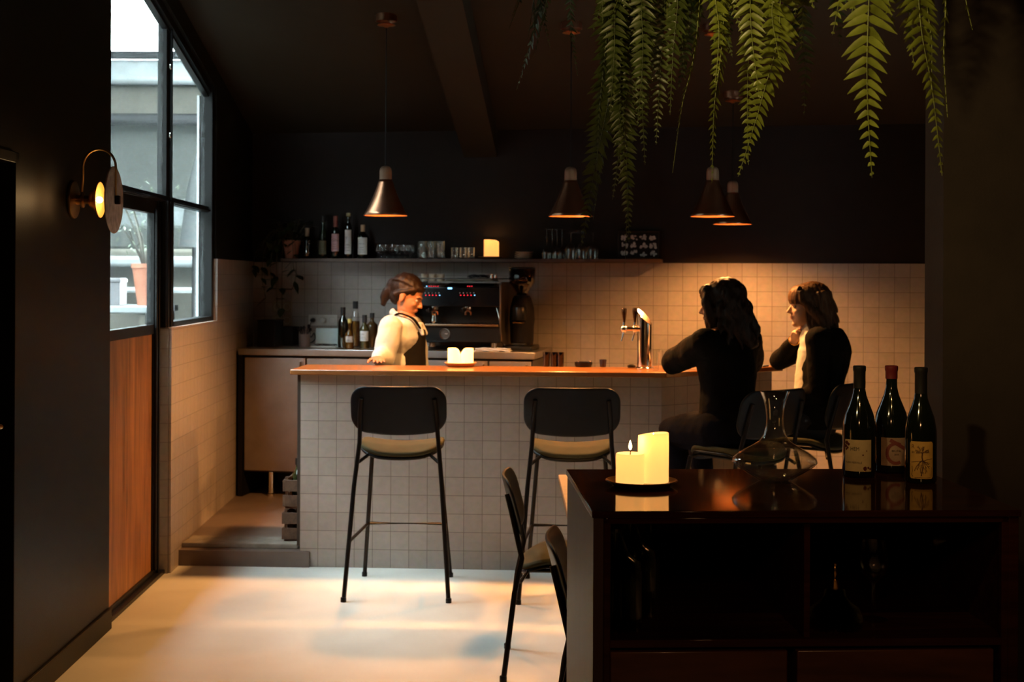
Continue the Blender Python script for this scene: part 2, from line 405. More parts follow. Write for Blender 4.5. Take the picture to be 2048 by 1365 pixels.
# ceiling beam that comes down on the back wall
bm_ = M(); Yw = 9.997; X0 = -0.341
for dx in (0, 0.235):
    for (y, dz) in ((Yw + 0.03, 0), (4.6, 0)):
        x = X0 + dx + 0.053*(Yw - y)*-1
        zc = ceil_z(x, y)
        bm_.v += [Vector((x, y, zc - 0.19)), Vector((x, y, zc + 0.02))]
bm_.f = [[0,1,3,2],[4,6,7,5],[0,2,6,4],[1,5,7,3],[0,4,5,1],[2,3,7,6]]
struct(obj('trim_1', bm_, CEILP, sm=10), 'dark painted beam running down the sloping ceiling', 'beam')

# left wall with door and window openings
def wz(b):  # ceiling height along the left wall
    p = LW @ Vector((0, b, 0)); return ceil_z(p.x, p.y)
def topz(b): return wz(b) - 0.125
m = M()
yz(m, [(1.30, 0), (3.2, 0), (3.2, wz(3.2)+0.1), (1.30, wz(1.30)+0.1)], -0.092, 0.0)
yz(m, [(-0.01, 0), (1.30, 0), (1.30, 1.312), (-0.01, 1.312)], -0.092, 0.0)
yz(m, [(-1.22, topz(-1.22)), (1.30, topz(1.30)), (1.30, wz(1.30)+0.1), (-1.22, wz(-1.22)+0.1)], -0.092, 0.0)
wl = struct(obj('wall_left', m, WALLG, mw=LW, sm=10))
m = M()
yz(m, [(-2.49, 0), (-1.20, 0), (-1.20, 3.9), (-2.49, 3.9)], -0.092, 0.0)
yz(m, [(-3.45, 2.03), (-2.49, 2.03), (-2.49, 3.9), (-3.45, 3.9)], -0.092, 0.0)
yz(m, [(-9.4, 0), (-3.45, 0), (-3.45, 3.9), (-9.4, 3.9)], -0.092, 0.0)
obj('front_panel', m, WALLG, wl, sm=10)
m = M(); yz(m, [(0, 0), (1.292, 0), (1.292, 1.306), (0, 1.306)], 0.0, 0.012); yz(m, [(1.30, 0), (2.70, 0), (2.70, 1.697), (1.30, 1.697)], 0.0, 0.012)
m.box(-0.066, 0.0, -0.012, -0.0105, 0, 1.306); m.box(-0.06, 0.012, 1.292, 1.30, 1.30, 1.697)
obj('tile_cladding', m, TILE_L, wl, sm=10)
obj('added_sky_baffle', M().box(-0.50, -0.093, -2.3, 3.2, 3.38, 3.46), CEILP, wl)  # unseen slab added over the window to cut steep sky light
obj('outer_reveal', M().box(-0.105, -0.0925, 1.225, 1.32, 1.31, topz(1.28)-0.06), mat('white_outer_reveal', (0.5,0.55,0.58), 0.8), wl)
obj('window_sill', M().box(-0.06, 0.014, -0.01, 1.30, 1.306, 1.3125), mat('sill_edge', (0.42,0.33,0.27), 0.5), wl)
bb = M(); yz(bb, [(-2.49, 0), (-1.20, 0), (-1.20, 0.095), (-2.49, 0.095)], 0.0, 0.014)
struct(obj('baseboard_left', bb, WALLG, mw=LW, bev=0.003))
# the door nearest the camera: black leaf in a black frame
m = M(); yz(m, [(-3.41, 0.01), (-2.53, 0.01), (-2.53, 1.99), (-3.41, 1.99)], -0.09, -0.05)
d2 = struct(obj('door_2', m, BLACKM, mw=LW))
m = M()
for b0, b1, z0, z1 in ((-3.45, -3.41, 0, 2.03), (-2.53, -2.49, 0, 2.03), (-3.45, -2.49, 1.99, 2.03)): m.box(-0.12, 0.012, b0, b1, z0, z1)
obj('door_frame', m, WALLG, d2, bev=0.003)
m = M().tube([(-0.05, -2.64, 1.06), (0.0, -2.64, 1.06), (0.0, -2.75, 1.06)], 0.009); m.lathe([(0,0),(0.025,0),(0.025,0.008),(0,0.008)], mt=Matrix.Translation((-0.05,-2.64,1.06)) @ Matrix.Rotation(PI/2, 4, 'Y'))
obj('door_handle', m, BRASS, d2)

# door_1: oak panel below, glass above, black steel frame
m = M()
for b0, b1, z0, z1 in ((-1.20, -1.13, 0.0, 1.97), (-0.155, -0.012, 0.0, 1.985), (-1.13, -0.155, 0.0, 0.045), (-1.13, -0.155, 1.285, 1.335), (-1.13, -0.155, 1.915, 1.985)):
    m.box(-0.085, -0.045, b0, b1, z0, z1)
m.box(-0.043, -0.030, -0.155, -0.135, 0.045, 1.94); m.box(-0.043, -0.030, -0.10, -0.085, 0.0, 1.985)
m.box(-0.10, -0.015, -1.20, -0.012, 0.0, 0.022)
d1 = struct(obj('door_1', m, STEELB, mw=LW, bev=0.003))
m = M(); yz(m, [(-1.13, 0.045), (-0.155, 0.045), (-0.155, 1.285), (-1.13, 1.285)], -0.072, -0.056)
obj('wood_panel', m, DOORWOOD, d1)
m = M(); yz(m, [(-1.13, 1.335), (-0.155, 1.335), (-0.155, 1.915), (-1.13, 1.915)], -0.068, -0.062)
obj('pane', m, PANE, d1)
m = M().tube([(-0.035, -1.135, 0.12), (-0.035, -1.135, 0.24)], 0.008); m.tube([(-0.035, -1.135, 1.62), (-0.035, -1.135, 1.74)], 0.008)
obj('hinge', m, STEELB, d1)

# window_1: tall panes over the door and over the tiled wall, sloping top
m = M()
m.box(-0.09, -0.035, -1.20, 1.30, 1.985, 2.022)                     # transom
m.box(-0.05, -0.022, -1.20, 1.28, 1.990, 2.000)
yz(m, [(0.095, 2.0), (0.150, 2.0), (0.150, topz(0.15)), (0.095, topz(0.095))], -0.09, -0.04)   # mullion
yz(m, [(0.16, 2.0), (0.178, 2.0), (0.178, topz(0.17)), (0.16, topz(0.16))], -0.06, -0.025)
m.box(-0.09, -0.015, -0.01, 0.17, 1.312, 1.99)                      # wide post below the transom
m.box(-0.03, -0.008, 0.0, 0.02, 1.312, 1.99); m.box(-0.03, -0.008, 0.08, 0.10, 1.312, 1.99)
yz(m, [(1.235, 1.312), (1.30, 1.312), (1.30, topz(1.3)+0.01), (1.235, topz(1.235)+0.01)], -0.085, -0.012)  # far stile
m.box(-0.085, -0.012, 0.17, 1.30, 1.3125, 1.340)                    # bottom rail
yz(m, [(-1.20, topz(-1.2)-0.05), (1.30, topz(1.30)-0.05), (1.30, topz(1.30)+0.01), (-1.20, topz(-1.2)+0.01)], -0.09, -0.02)
yz(m, [(-1.20, topz(-1.2)-0.075), (1.27, topz(1.27)-0.075), (1.27, topz(1.27)-0.06), (-1.20, topz(-1.2)-0.06)], -0.07, -0.035)
m.box(-0.09, -0.02, -1.22, -1.17, 1.985, topz(-1.2))
w1 = struct(obj('window_1', m, STEELB, mw=LW, bev=0.002))
for poly in ([(-1.17, 2.02), (0.095, 2.02), (0.095, topz(0.095)-0.05), (-1.17, topz(-1.17)-0.05)],
             [(0.15, 2.02), (1.24, 2.02), (1.24, topz(1.24)-0.05), (0.15, topz(0.15)-0.05)],
             [(0.17, 1.34), (1.24, 1.34), (1.24, 1.985), (0.17, 1.985)]):
    obj('pane', yz(M(), poly, -0.066, -0.060), PANE, w1)
m = M()
for b, z in ((1.262, 1.45), (1.262, 1.72), (1.262, 2.12), (1.262, 2.62), (0.085, 2.35), (0.085, 2.72)):
    m.ball((-0.018, b, z), (0.006, 0.008, 0.016), 8)
obj('window_latch', m, CHROME, w1)

# walls the picture only hints at: right, front, and the short wall behind the bottles
wr = M()
wr.box(3.4, 3.55, 4.0, 4.5, 0, 4.0); wr.box(3.4, 3.55, 5.6, 9.6, 0, 4.0); wr.box(3.4, 3.55, 4.5, 5.6, 0, 0.9); wr.box(3.4, 3.55, 4.5, 5.6, 2.3, 4.0)
wr.box(2.6, 2.75, -1.75, 4.05, 0, 4.0)
struct(obj('wall_right', wr, WALLP, sm=10))
m = M(); 
for y0, y1, z0, z1 in ((4.5, 4.56, 0.9, 2.3), (5.54, 5.6, 0.9, 2.3), (5.02, 5.08, 0.9, 2.3), (4.5, 5.6, 0.9, 0.96), (4.5, 5.6, 2.24, 2.3)): m.box(3.44, 3.50, y0, y1, z0, z1)
w2 = struct(obj('window_2', m, STEELB))
obj('pane', M().box(3.468, 3.472, 4.56, 5.54, 0.96, 2.24), PANE, w2)
struct(obj('wall_front', M().box(-2.2, 2.8, -1.85, -1.7, 0, 4.0), WALLP))
nx = P(1885, 900, 4.02).x
struct(obj('wall_nib', M().box(nx, 3.6, 4.02, 4.20, 0, 4.0), mat('nib_wall_paint', (0.022,0.015,0.012), 0.7, spec=0.25, bump=0.05, bscale=140)))
# ---------------------------------------------------------------- what shows through the window
PALE = mat('pale_render', (0.085,0.078,0.062), 0.9, var=0.08, vscale=3)
GREYW = mat('grey_render', (0.042,0.045,0.040), 0.9, var=0.1, vscale=2)
WHT = mat('white_paint_outside', (0.20,0.215,0.22), 0.8)
DKG = mat('dark_gutter', (0.006,0.006,0.007), 0.6)
struct(obj('ground_outside', M().box(-14, -2.15, 0, 24, -0.2, 0.0), mat('paving_outside', (0.04,0.04,0.036), 0.9)))
Yf = 13.0
def zz(v, Y=Yf): return P(320, v, Y).z
nb = thing('neighbouring_building', 'grey and beige building with white roof edge seen through the tall window panes', 'building', (-3.4, Yf, 0))
def nbp(name, v0, v1, mt, y0, y1, x0=-1.6, x1=1.2, **k):
    return obj(name, M().box(x0, x1, y0, y1, zz(v1), zz(v0)), mt, nb, bev=0.03, **k)
nbp('facade', 167, 395, GREYW, 0.25, 0.6)
nbp('upper_facade', 167, 232, PALE, 0.12, 0.25)
nbp('gutter', 110, 122, DKG, -0.25, -0.05)
nbp('roof_edge', 124, 165, WHT, -0.15, 0.6)
nbp('beam', 226, 246, DKG, 0.02, 0.25)
nbp('parapet', 452, 500, GREYW, -0.2, 0.0)
nbp('pale_wall', 380, 700, WHT, 1.4, 1.6)
nbp('ledge', 515, 535, WHT, -0.7, -0.2)
nbp('lower_wall', 500, 760, PALE, -0.45, -0.2)
nbp('shelf', 574, 583, WHT, -1.1, -0.5, x0=-0.05, x1=1.2)
ps = obj('garden_parasol', M().tube([P(402, 300, 11.7), P(398, 380, 11.7), P(390, 495, 11.7)], [0.035, 0.10, 0.13], 12), mat('grey_canvas', (0.07,0.075,0.075), 0.9))
tag(ps, 'closed grey parasol slanting outside behind the right window pane', 'parasol')
ps_pole = obj('pole', M().tube([P(389, 480, 11.7), Vector((P(388, 480, 11.7).x, 11.7, 0.0))], 0.02), DKG, ps)
tb = thing('outdoor_table', 'white topped table outside the glazed door', 'table', (P(262, 610, 9.9).x, 9.9, 0))
zt = P(262, 611, 9.9).z
obj('table_top', M().box(-0.42, 0.19, -0.3, 0.3, zt-0.05, zt), WHT, tb, bev=0.01)
for sx in (-0.38, 0.15):
    for sy in (-0.26, 0.26): obj('leg', M().box(sx-0.02, sx+0.02, sy-0.02, sy+0.02, 0, zt-0.05), PALE, tb)
p0 = P(291, 605, 9.9)
pt = thing('terracotta_pot', 'tall terracotta pot on the white table outside', 'pot', (p0.x, 9.9, zt))
obj('pot', M().lathe([(0,0),(0.055,0),(0.085,0.22),(0.092,0.26),(0.098,0.26),(0.098,0.29),(0.086,0.29),(0.078,0.24),(0,0.24)], n=24), TERRA, pt)
m = M(); random.seed(3)
for i in range(9):
    a = random.uniform(0, 6.3); h = random.uniform(0.25, 0.5)
    m.tube([(0,0,0.23), (0.06*math.cos(a), 0.06*math.sin(a), 0.23+h*0.5), (random.uniform(0.1,0.26)*math.cos(a), random.uniform(0.1,0.26)*math.sin(a), 0.25+h)], 0.006, 6)
obj('branches', m, mat('bare_branches', (0.12,0.11,0.09), 0.9), pt)
m = M()
for i in range(150):
    a = random.uniform(0, 6.3); r = random.uniform(0.03, 0.3); z = random.uniform(0.38, 0.85)
    c = Vector((r*math.cos(a), r*math.sin(a), z)); d = Vector((random.uniform(-1,1), random.uniform(-1,1), random.uniform(-1,1))).normalized(); e = d.cross(Vector((0,0,1))).normalized()
    m.add([c, c+d*0.02+e*0.008, c+d*0.045, c+d*0.02-e*0.008], [[0,1,2,3]])
obj('leaves', m, mat('olive_leaves', (0.16,0.20,0.14), 0.6), pt)
p0 = P(232, 605, 9.9)
cr = tag(obj('storage_crate', M().box(-0.05, 0.05, -0.09, 0.09, 0, 0.19).box(-0.056, 0.056, -0.096, 0.096, 0.16, 0.185), mat('dark_crate_plastic', (0.10,0.095,0.10), 0.5), loc=(p0.x, 9.9, zt), bev=0.004), 'small dark grey crate on the white table outside', 'crate')
st = thing('outdoor_side_post', 'short pale post with a grey cap outside the right lower pane', 'post', (P(338, 640, 9.6).x, 9.6, 0))
obj('post', M().box(-0.03, 0.03, -0.03, 0.03, 0, zz(622, 9.6)), PALE, st); obj('cap', M().box(-0.05, 0.05, -0.05, 0.05, zz(622, 9.6), zz(610, 9.6)), DKG, st)

cy_ = thing('outside_sky_blocker', 'unseen walls added outside the windows to block the low sky', 'building', (-7, 4, 0))
obj('facade', M().box(-0.3, 0, -12, 20, 0, 6.6), GREYW, cy_)  # blocks the low western sky; added out of view, not a real house
obj('south_sky_blocker', M().box(0, 4.6, -8.3, -8.0, 0, 9.0), GREYW, cy_)  # southern blocker, added to keep slanting sky light off the back wall
s2_ = thing('outside_side_sky_blocker', 'unseen wall added beyond the side window to block the low sky', 'building', (7.5, 5, 0))
obj('facade', M().box(0, 0.3, -10, 10, 0, 6.0), GREYW, s2_)  # added out of view to limit the sky reaching the side window

obj('added_shade_slab', M().box(-3.4, 1.15, -3.4, 0.8, 4.6, 4.75), DKG, nb)  # slab added above the view to shade the neighbouring walls

struct(cy_); struct(s2_)
# ---------------------------------------------------------------- bar
def line_x(p, d, q, e):
    """intersection of p + s d and q + t e in 2D"""
    k = d[0]*e[1] - d[1]*e[0]; s = ((q[0]-p[0])*e[1] - (q[1]-p[1])*e[0])/k
    return (p[0]+d[0]*s, p[1]+d[1]*s)
D1 = Vector((1, -0.057)).normalized(); N1 = Vector((-0.057, -1)).normalized()
D2 = Vector((0.77, 0.64)).normalized(); N2 = Vector((0.64, -0.77)).normalized()
K = Vector((0.81, 7.718-0.057*0.81)); LFT = Vector((-1.155, 7.718+0.057*1.155))
def bar_poly(out, inn, lx, end):
    a = LFT + N1*out - D1*lx; b = line_x(K+N1*out, D1, K+N2*out, D2); c = K + D2*end + N2*out
    d = K + D2*end - N2*inn; e = line_x(K-N1*inn, D1, K-N2*inn, D2); f = LFT - N1*inn - D1*lx
    return [tuple(a), b, tuple(c), tuple(d), e, tuple(f)]
bc = thing('bar_counter', 'long tiled bar counter with an angled right end under an orange wooden top', 'counter', (0, 0, 0))
# front faces in their own frames so that the tiles run square
LN = (K-LFT).length
fr = obj('front_face', M().box(0, LN, 0, 0.03, 0, 1.052), TILE, bc, mw=Matrix.Translation((LFT.x, LFT.y, 0)) @ Matrix.Rotation(math.atan2(D1.y, D1.x), 4, 'Z'))
fr.parent = bc
af = obj('angled_face', M().box(0.0, 0.91, 0, 0.03, 0, 1.052), TILE, bc, mw=Matrix.Translation((K.x, K.y, 0)) @ Matrix.Rotation(math.atan2(D2.y, D2.x), 4, 'Z'))
obj('core', M().prism(bar_poly(-0.02, 0.36, -0.46, 0.90), 0.0, 1.052), mat('dark_core', (0.05,0.04,0.035), 0.7), bc, sm=10)
obj('corner_strip', M().box(-0.016, 0.0, -0.002, 0.045, 0.115, 1.052), mat('dark_bronze_strip', (0.035,0.025,0.018), 0.5), bc, mw=Matrix.Translation((LFT.x, LFT.y, 0)) @ Matrix.Rotation(math.atan2(D1.y, D1.x), 4, 'Z'))
bt = obj('wooden_worktop', M().prism(bar_poly(0.052, 0.39, 0.048, 0.95), 1.054, 1.083), BARWOOD, bev=0.005, sm=30)
tag(bt, 'orange oiled wooden top of the tiled bar counter', 'worktop')
BZ = 1.083

# ---------------------------------------------------------------- pendants
def pendant(u, v_rim, Y, label):
    p = P(u, v_rim, Y); zc = ceil_z(p.x, Y); rim = 1.93
    t = thing('pendant_lamp', label, 'lamp', (p.x, Y, rim), group='copper pendant lamps over the bar')
    h = zc - rim
    obj('ceiling_cup', M().lathe([(0,h+0.02),(0.060,h+0.02),(0.060,h-0.028),(0.056,h-0.028),(0.054,h-0.006),(0,h-0.006)], n=32), COPPER, t)
    obj('cup_plate', M().lathe([(0,h-0.036),(0.02,h-0.036),(0.048,h-0.046),(0.05,h-0.050),(0.02,h-0.056),(0,h-0.066)], n=32), COPIN, t)
    obj('cord', M().tube([(0,0,0.272), (0,0,h-0.03)], 0.0032, 8), BLACKP, t)
    obj('neck', M().lathe([(0.034,0.196),(0.034,0.245),(0.031,0.262),(0.022,0.273),(0.008,0.277),(0,0.277)], n=32), NECKW, t)
    obj('shade', M().lathe([(0.0355,0.200),(0.040,0.185),(0.052,0.150),(0.070,0.105),(0.093,0.055),(0.112,0.018),(0.1225,0.0)], n=64), COPPER, t, solid=0.0016)
    obj('shade_lining', M().lathe([(0.030,0.196),(0.038,0.182),(0.050,0.148),(0.068,0.104),(0.091,0.054),(0.110,0.018),(0.1195,0.0015)], n=64), COPIN, t)
    obj('lamp_holder', M().lathe([(0,0.196),(0.018,0.196),(0.018,0.120),(0.014,0.112),(0,0.112)], n=20), BLACKP, t)
    lamp('pendant_bulb_light', (p.x, Y, rim+0.074), PEND_W, WARM, 0.038)
    return t
pendant(771, 432, 7.92, 'copper cone pendant over the left end of the bar, leftmost of the four')
pendant(1141, 432, 7.92, 'copper cone pendant partly behind the long hanging fern frond')
pendant(1425, 438, 7.86, 'copper cone pendant with a fern tip touching its wooden neck')
pendant(1465, 452, 8.97, 'smallest copper cone pendant, hanging behind another one near the back wall')

# ---------------------------------------------------------------- stools and chairs
def rrect(w, h, r, n=8, bulge=0.0):
    pts = []
    for cx, cy, a0 in ((w/2-r, h/2-r, 0), (-w/2+r, h/2-r, PI/2), (-w/2+r, -h/2+r, PI), (w/2-r, -h/2+r, 1.5*PI)):
        for i in range(n+1):
            a = a0 + PI/2*i/n; x = cx+r*math.cos(a); y = cy+r*math.sin(a)
            if y < 0: y -= bulge*(1-(2*x/w)**2)
            pts.append((x, y))
    out = []
    for a, b in zip(pts, pts[1:]+pts[:1]):
        out.append(a)
        L = math.hypot(b[0]-a[0], b[1]-a[1])
        k = int(L/0.03)
        for i in range(1, k): 
            x = a[0]+(b[0]-a[0])*i/k; y = a[1]+(b[1]-a[1])*i/k
            if (a[1] < 0 and b[1] < 0) : y = -h/2 - bulge*(1-(2*x/w)**2)
            out.append((x, y))
    return out
def shell(outline, fn, rings=8):
    """filled outline -> curved sheet through fn(x, y) -> Vector"""
    m = M(); n = len(outline); vs = [fn(0, 0)]
    for k in range(1, rings+1):
        s = k/rings; vs += [fn(x*s, y*s) for x, y in outline]
    fs = [[0, 1+i, 1+(i+1) % n] for i in range(n)]
    for k in range(rings-1):
        a = 1+k*n; b = a+n; fs += [[a+i, b+i, b+(i+1) % n, a+(i+1) % n] for i in range(n)]
    return m.add(vs, fs)
def seat_thing(name, label, cat, loc, rz, sh, top, spread, foot, group):
    t = thing(name, label, cat, loc, rz, group)
    hb = 0.245; zc = top - hb/2; rake = 0.26
    def bf(x, y): return Vector((x, -0.245 - y*rake + 0.62*x*x, zc + y))
    obj('backrest', shell(rrect(0.478, hb-0.02, 0.075, bulge=0.022), bf), CHAIRSH, t, solid=0.013, sub=1)
    so = rrect(0.425, 0.40, 0.13)
    def sf(x, y):
        z = sh - 0.012 + 0.50*x*x - (0.030*max(0, -y-0.10)/0.1 if y < -0.10 else 0) - (0.05*max(0, y-0.12)/0.1 if y > 0.12 else 0)
        return Vector((x, y, z))
    obj('seat', shell(so, sf), SEATF, t, solid=0.026, sub=1)
    s2 = [(x*0.97, y*0.97) for x, y in so]
    obj('seat_shell', shell(s2, lambda x, y: sf(x, y) + Vector((0, 0, -0.020))), CHAIRSH, t, solid=0.012)
    fx, bx, fy, by = spread
    legs = []
    for s in (-1, 1):
        obj('leg', M().tube([(s*bx, -by, 0.0), (s*(bx*0.35+0.195*0.65), -by*0.4-0.19*0.6, sh*0.75), (s*0.196, -0.190, sh+0.02), (s*0.188, -0.232, zc-0.02), (s*0.180, -0.250+0.02*0, zc+0.05)], 0.0112, 10), STEELB, t)
        obj('leg', M().tube([(s*fx, fy, 0.0), (s*0.172, 0.165, sh-0.045)], 0.0112, 10), STEELB, t)
        for x, y in ((s*bx, -by), (s*fx, fy)):
            obj('foot_cap', M().lathe([(0,0),(0.0145,0),(0.0145,0.02),(0.012,0.024),(0,0.024)], (x, y, 0), 12), BLACKP, t)
        obj('seat_support', M().tube([(s*0.199, -0.197, sh-0.075), (s*0.150, -0.165, sh-0.038), (s*0.145, 0.13, sh-0.036), (s*0.172, 0.165, sh-0.05)], 0.0085, 8), STEELB, t)
    obj('cross_bar', M().tube([(-0.15, 0.10, sh-0.038), (0.15, 0.10, sh-0.038)], 0.0085, 8), STEELB, t)
    if foot:
        zf = 0.288
        def at(x0, y0, x1, y1, z1, z): k = z/z1; return Vector((x0+(x1-x0)*k, y0+(y1-y0)*k, z))
        fl = [at(s*fx, fy, s*0.172, 0.165, sh-0.045, zf) for s in (-1, 1)]
        bl = [at(s*bx, -by, s*(bx*0.35+0.195*0.65), -by*0.4-0.19*0.6, sh*0.75, zf) for s in (-1, 1)]
        out = Vector((0, 0.02, 0))
        obj('footrest', M().tube([bl[0], fl[0]+out, fl[1]+out, bl[1]], 0.0085, 8), STEELB, t)
    return t
SG = 'dark high stools along the bar'
sp = (0.228, 0.257, 0.30, 0.30)
s1 = seat_thing('bar_stool', 'dark bar stool with olive seat, on its own below the two bar candles', 'bar stool', (-0.553, 7.24, 0), -0.02, 0.745, 1.062, sp, True, SG)
def stool(x, y, rz, label): return dup(s1, (x, y, 0), rz, label)
stool(0.305, 7.20, -0.035, 'dark bar stool with olive seat, standing partly behind the wooden sideboard')
stool(1.135, 7.10, math.radians(39), 'dark bar stool the person in the black sweater sits on, behind the glass decanter')
stool(1.565, 7.545, math.radians(56), 'bluish lit bar stool the person with the fringe sits on, behind the wine bottles')
CG = 'low dining chairs beside the sideboard'
c1 = seat_thing('dining_chair', 'low dark chair with yellowish seat standing in front of the second bar stool', 'chair', (0.24, 5.83, 0), -PI/2-0.03, 0.455, 0.80, (0.21, 0.25, 0.24, 0.26), False, CG)
c2 = dup(c1, (0.385, 4.42, 0), -PI/2-0.05, 'low dark chair nearly hidden by the left side of the sideboard')
tb = thing('dining_table', 'orange wooden table of which one corner shows behind the sideboard', 'table', (0.62, 5.28, 0))
obj('table_top', M().box(-0.42, 0.40, -0.78, 0.78, 0.725, 0.75), TABLEW, tb, bev=0.004)
obj('base_plate', M().lathe([(0,0),(0.24,0),(0.24,0.012),(0,0.02)], n=32), STEELB, tb)
obj('column', M().tube([(0,0,0.01), (0,0,0.725)], 0.035, 16), STEELB, tb)
# ---------------------------------------------------------------- sideboard in front
SA = Vector((0.1875, 3.23)); SB = Vector((1.17, 3.275)); e1 = (SB-SA).normalized(); SWD = (SB-SA).length; SDP = 0.70
SM = Matrix.Translation((SA.x, SA.y, 0)) @ Matrix.Rotation(math.atan2(e1.y, e1.x), 4, 'Z')   # x along the front, y to the back
SZ = 1.06
sb = thing('sideboard', 'dark red-brown wooden sideboard with open shelves and lower drawers', 'sideboard', (0, 0, 0)); sb.matrix_world = SM
T = 0.024
obj('top', M().box(-0.004, SWD+0.004, -0.006, SDP, SZ-0.016, SZ), SIDEW, sb, bev=0.002)
obj('side_panel', M().box(0, T, 0.0, SDP, 0.0, SZ-0.016), SIDEV, sb, bev=0.002)
obj('side_panel', M().box(SWD-T, SWD, 0.0, SDP, 0.0, SZ-0.016), SIDEW, sb, bev=0.002)
m = M(); m.box(T, T+0.016, 0.0, 0.02, 0.06, SZ-0.016); m.box(SWD-T-0.016, SWD-T, 0.0, 0.02, 0.06, SZ-0.016); m.box(T, SWD-T, 0.0, 0.02, SZ-0.030, SZ-0.016)
obj('front_frame', m, SIDEW, sb, bev=0.002)
zs = 0.765
obj('shelf', M().box(T, SWD-T, 0.002, SDP-0.02, zs-0.018, zs), SIDEW, sb, bev=0.0015)
obj('divider', M().box(0.487, 0.501, 0.012, SDP-0.02, zs, SZ-0.016), SIDEW, sb, bev=0.001)
obj('back_panel', M().box(T, SWD-T, SDP-0.02, SDP-0.008, 0.06, SZ-0.016), SIDEW, sb)
obj('base', M().box(T, SWD-T, 0.03, SDP-0.03, 0.0, 0.07), SIDEW, sb)
KNOT = wood_mat('knotty_red_brown_wood', (0.045,0.014,0.008), (0.13,0.050,0.024), 0.35, (1.0, 5, 5), coat=0.25)
for x0, x1, z0, z1 in ((0.040, 0.448, 0.43, 0.738), (0.470, 0.928, 0.43, 0.738), (0.040, 0.448, 0.09, 0.41), (0.470, 0.928, 0.09, 0.41)):
    dr = obj('drawer', M().box(x0, x1, 0.004, 0.34, z0, z1), KNOT, sb, bev=0.003)
    obj('finger_pull', M().lathe([(0,-0.001),(0.014,-0.001),(0.014,0.004),(0.011,0.004),(0.010,0.001),(0,0.001)], (0,0,0), 20, Matrix.Translation(((x0+x1)/2, 0.004, (z0+z1)/2 - 0.10)) @ Matrix.Rotation(PI/2, 4, 'X')), BLACKM, dr)

def on_side(u, v):
    """point of the sideboard top seen at pixel (u, v)"""
    Y = (HC-SZ)*FL/((v-555.0) - ROLL*(u-1024.0)); p = P(u, v, Y); return Vector((p.x, p.y, SZ))

# candles
def candle(name, label, c, r, h, dip, glow, group=None, well=0.012, tilt=0.0, seed=1, lit=True, cut=None):
    """pillar candle with a softly melted rim; dip(angle) lowers the rim"""
    n = 40; rnd = random.Random(seed)
    rim = [h - dip(2*PI*i/n) for i in range(n)]
    vs = [Vector((0, 0, 0.001))]; rings = []
    def ring(rr, zf):
        k = len(vs); vs.extend(Vector((rr*math.cos(2*PI*i/n), rr*math.sin(2*PI*i/n), zf(i))) for i in range(n)); rings.append(k)
    ring(r*0.97, lambda i: 0.001); ring(r, lambda i: 0.004)
    for q in (0.25, 0.5, 0.75, 0.93): ring(r*(1 + 0.006*math.sin(q*9+seed)), lambda i, q=q: rim[i]*q)
    ring(r*0.985, lambda i: rim[i]-0.001); ring(r*0.93, lambda i: rim[i]); ring(r*0.86, lambda i: rim[i]-0.003)
    mn = min(rim)
    ring(r*0.74, lambda i: mn-well*0.8); ring(r*0.35, lambda i: mn-well)
    vs.append(Vector((0, 0, mn-well)))
    fs = [[0, rings[0]+(i+1) % n, rings[0]+i] for i in range(n)]
    for a, b in zip(rings, rings[1:]): fs += [[a+i, a+(i+1) % n, b+(i+1) % n, b+i] for i in range(n)]
    fs += [[rings[-1]+i, rings[-1]+(i+1) % n, len(vs)-1] for i in range(n)]
    t = thing(name, label, 'candle', c, 0, group)
    obj('wax', M().add(vs, fs), wax_mat('wax_%s_%d' % (name, seed), glow), t, sm=60)
    obj('wick', M().tube([(0,0,mn-well), (0.001,0,mn-well+0.012)], 0.0012, 6), BLACKM, t)
    z = mn-well+0.012
    obj('flame', M().lathe([(0,0),(0.003,0.003),(0.0042,0.008),(0.0035,0.014),(0.0015,0.021),(0,0.025)], (0,0,z), 12), glow_mat('flame_%s_%d' % (name, seed), (1.0,0.62,0.22), 60.0), t)
    return Vector(c) + Vector((0, 0, z+0.012))
def plate(name, label, c, r, mt, h=0.014, rim=0.012, group=None):
    o = obj(name, M().lathe([(0,0.0),(r*0.72,0.0),(r*0.80,0.003),(r,h),(r*0.975,h+0.002),(r*0.80,0.008),(r*0.70,0.006),(0,0.006)], n=48), mt, loc=c)
    return tag(o, label, 'plate', group)
pc = on_side(1283, 972)
plate('candle_plate', 'small dark plate under the two pillar candles on the sideboard', pc, 0.0925, mat('dark_glazed_plate', (0.10,0.055,0.03), 0.3, coat=0.5))
zc_ = SZ+0.006
lp = candle('pillar_candle', 'short pillar candle with a bright flame on the sideboard plate', (pc.x-0.030, pc.y-0.010, zc_), 0.0365, 0.078, lambda a: 0.0, 1.15, seed=1, well=0.004)
lp2 = candle('pillar_candle', 'tall pillar candle with a slanting melted rim on the sideboard plate', (pc.x+0.032, pc.y+0.022, zc_), 0.0395, 0.128, lambda a: 0.008*(0.5+0.5*math.cos(a-2.6))**2, 1.15, seed=2, well=0.03)
lamp('candle_light', lp + Vector((0,0,0.012)), 0.40, (1.0,0.50,0.16), 0.008)
lamp('candle_light', lp2 + Vector((0,0,0.0)), 0.22, (1.0,0.50,0.16), 0.012)

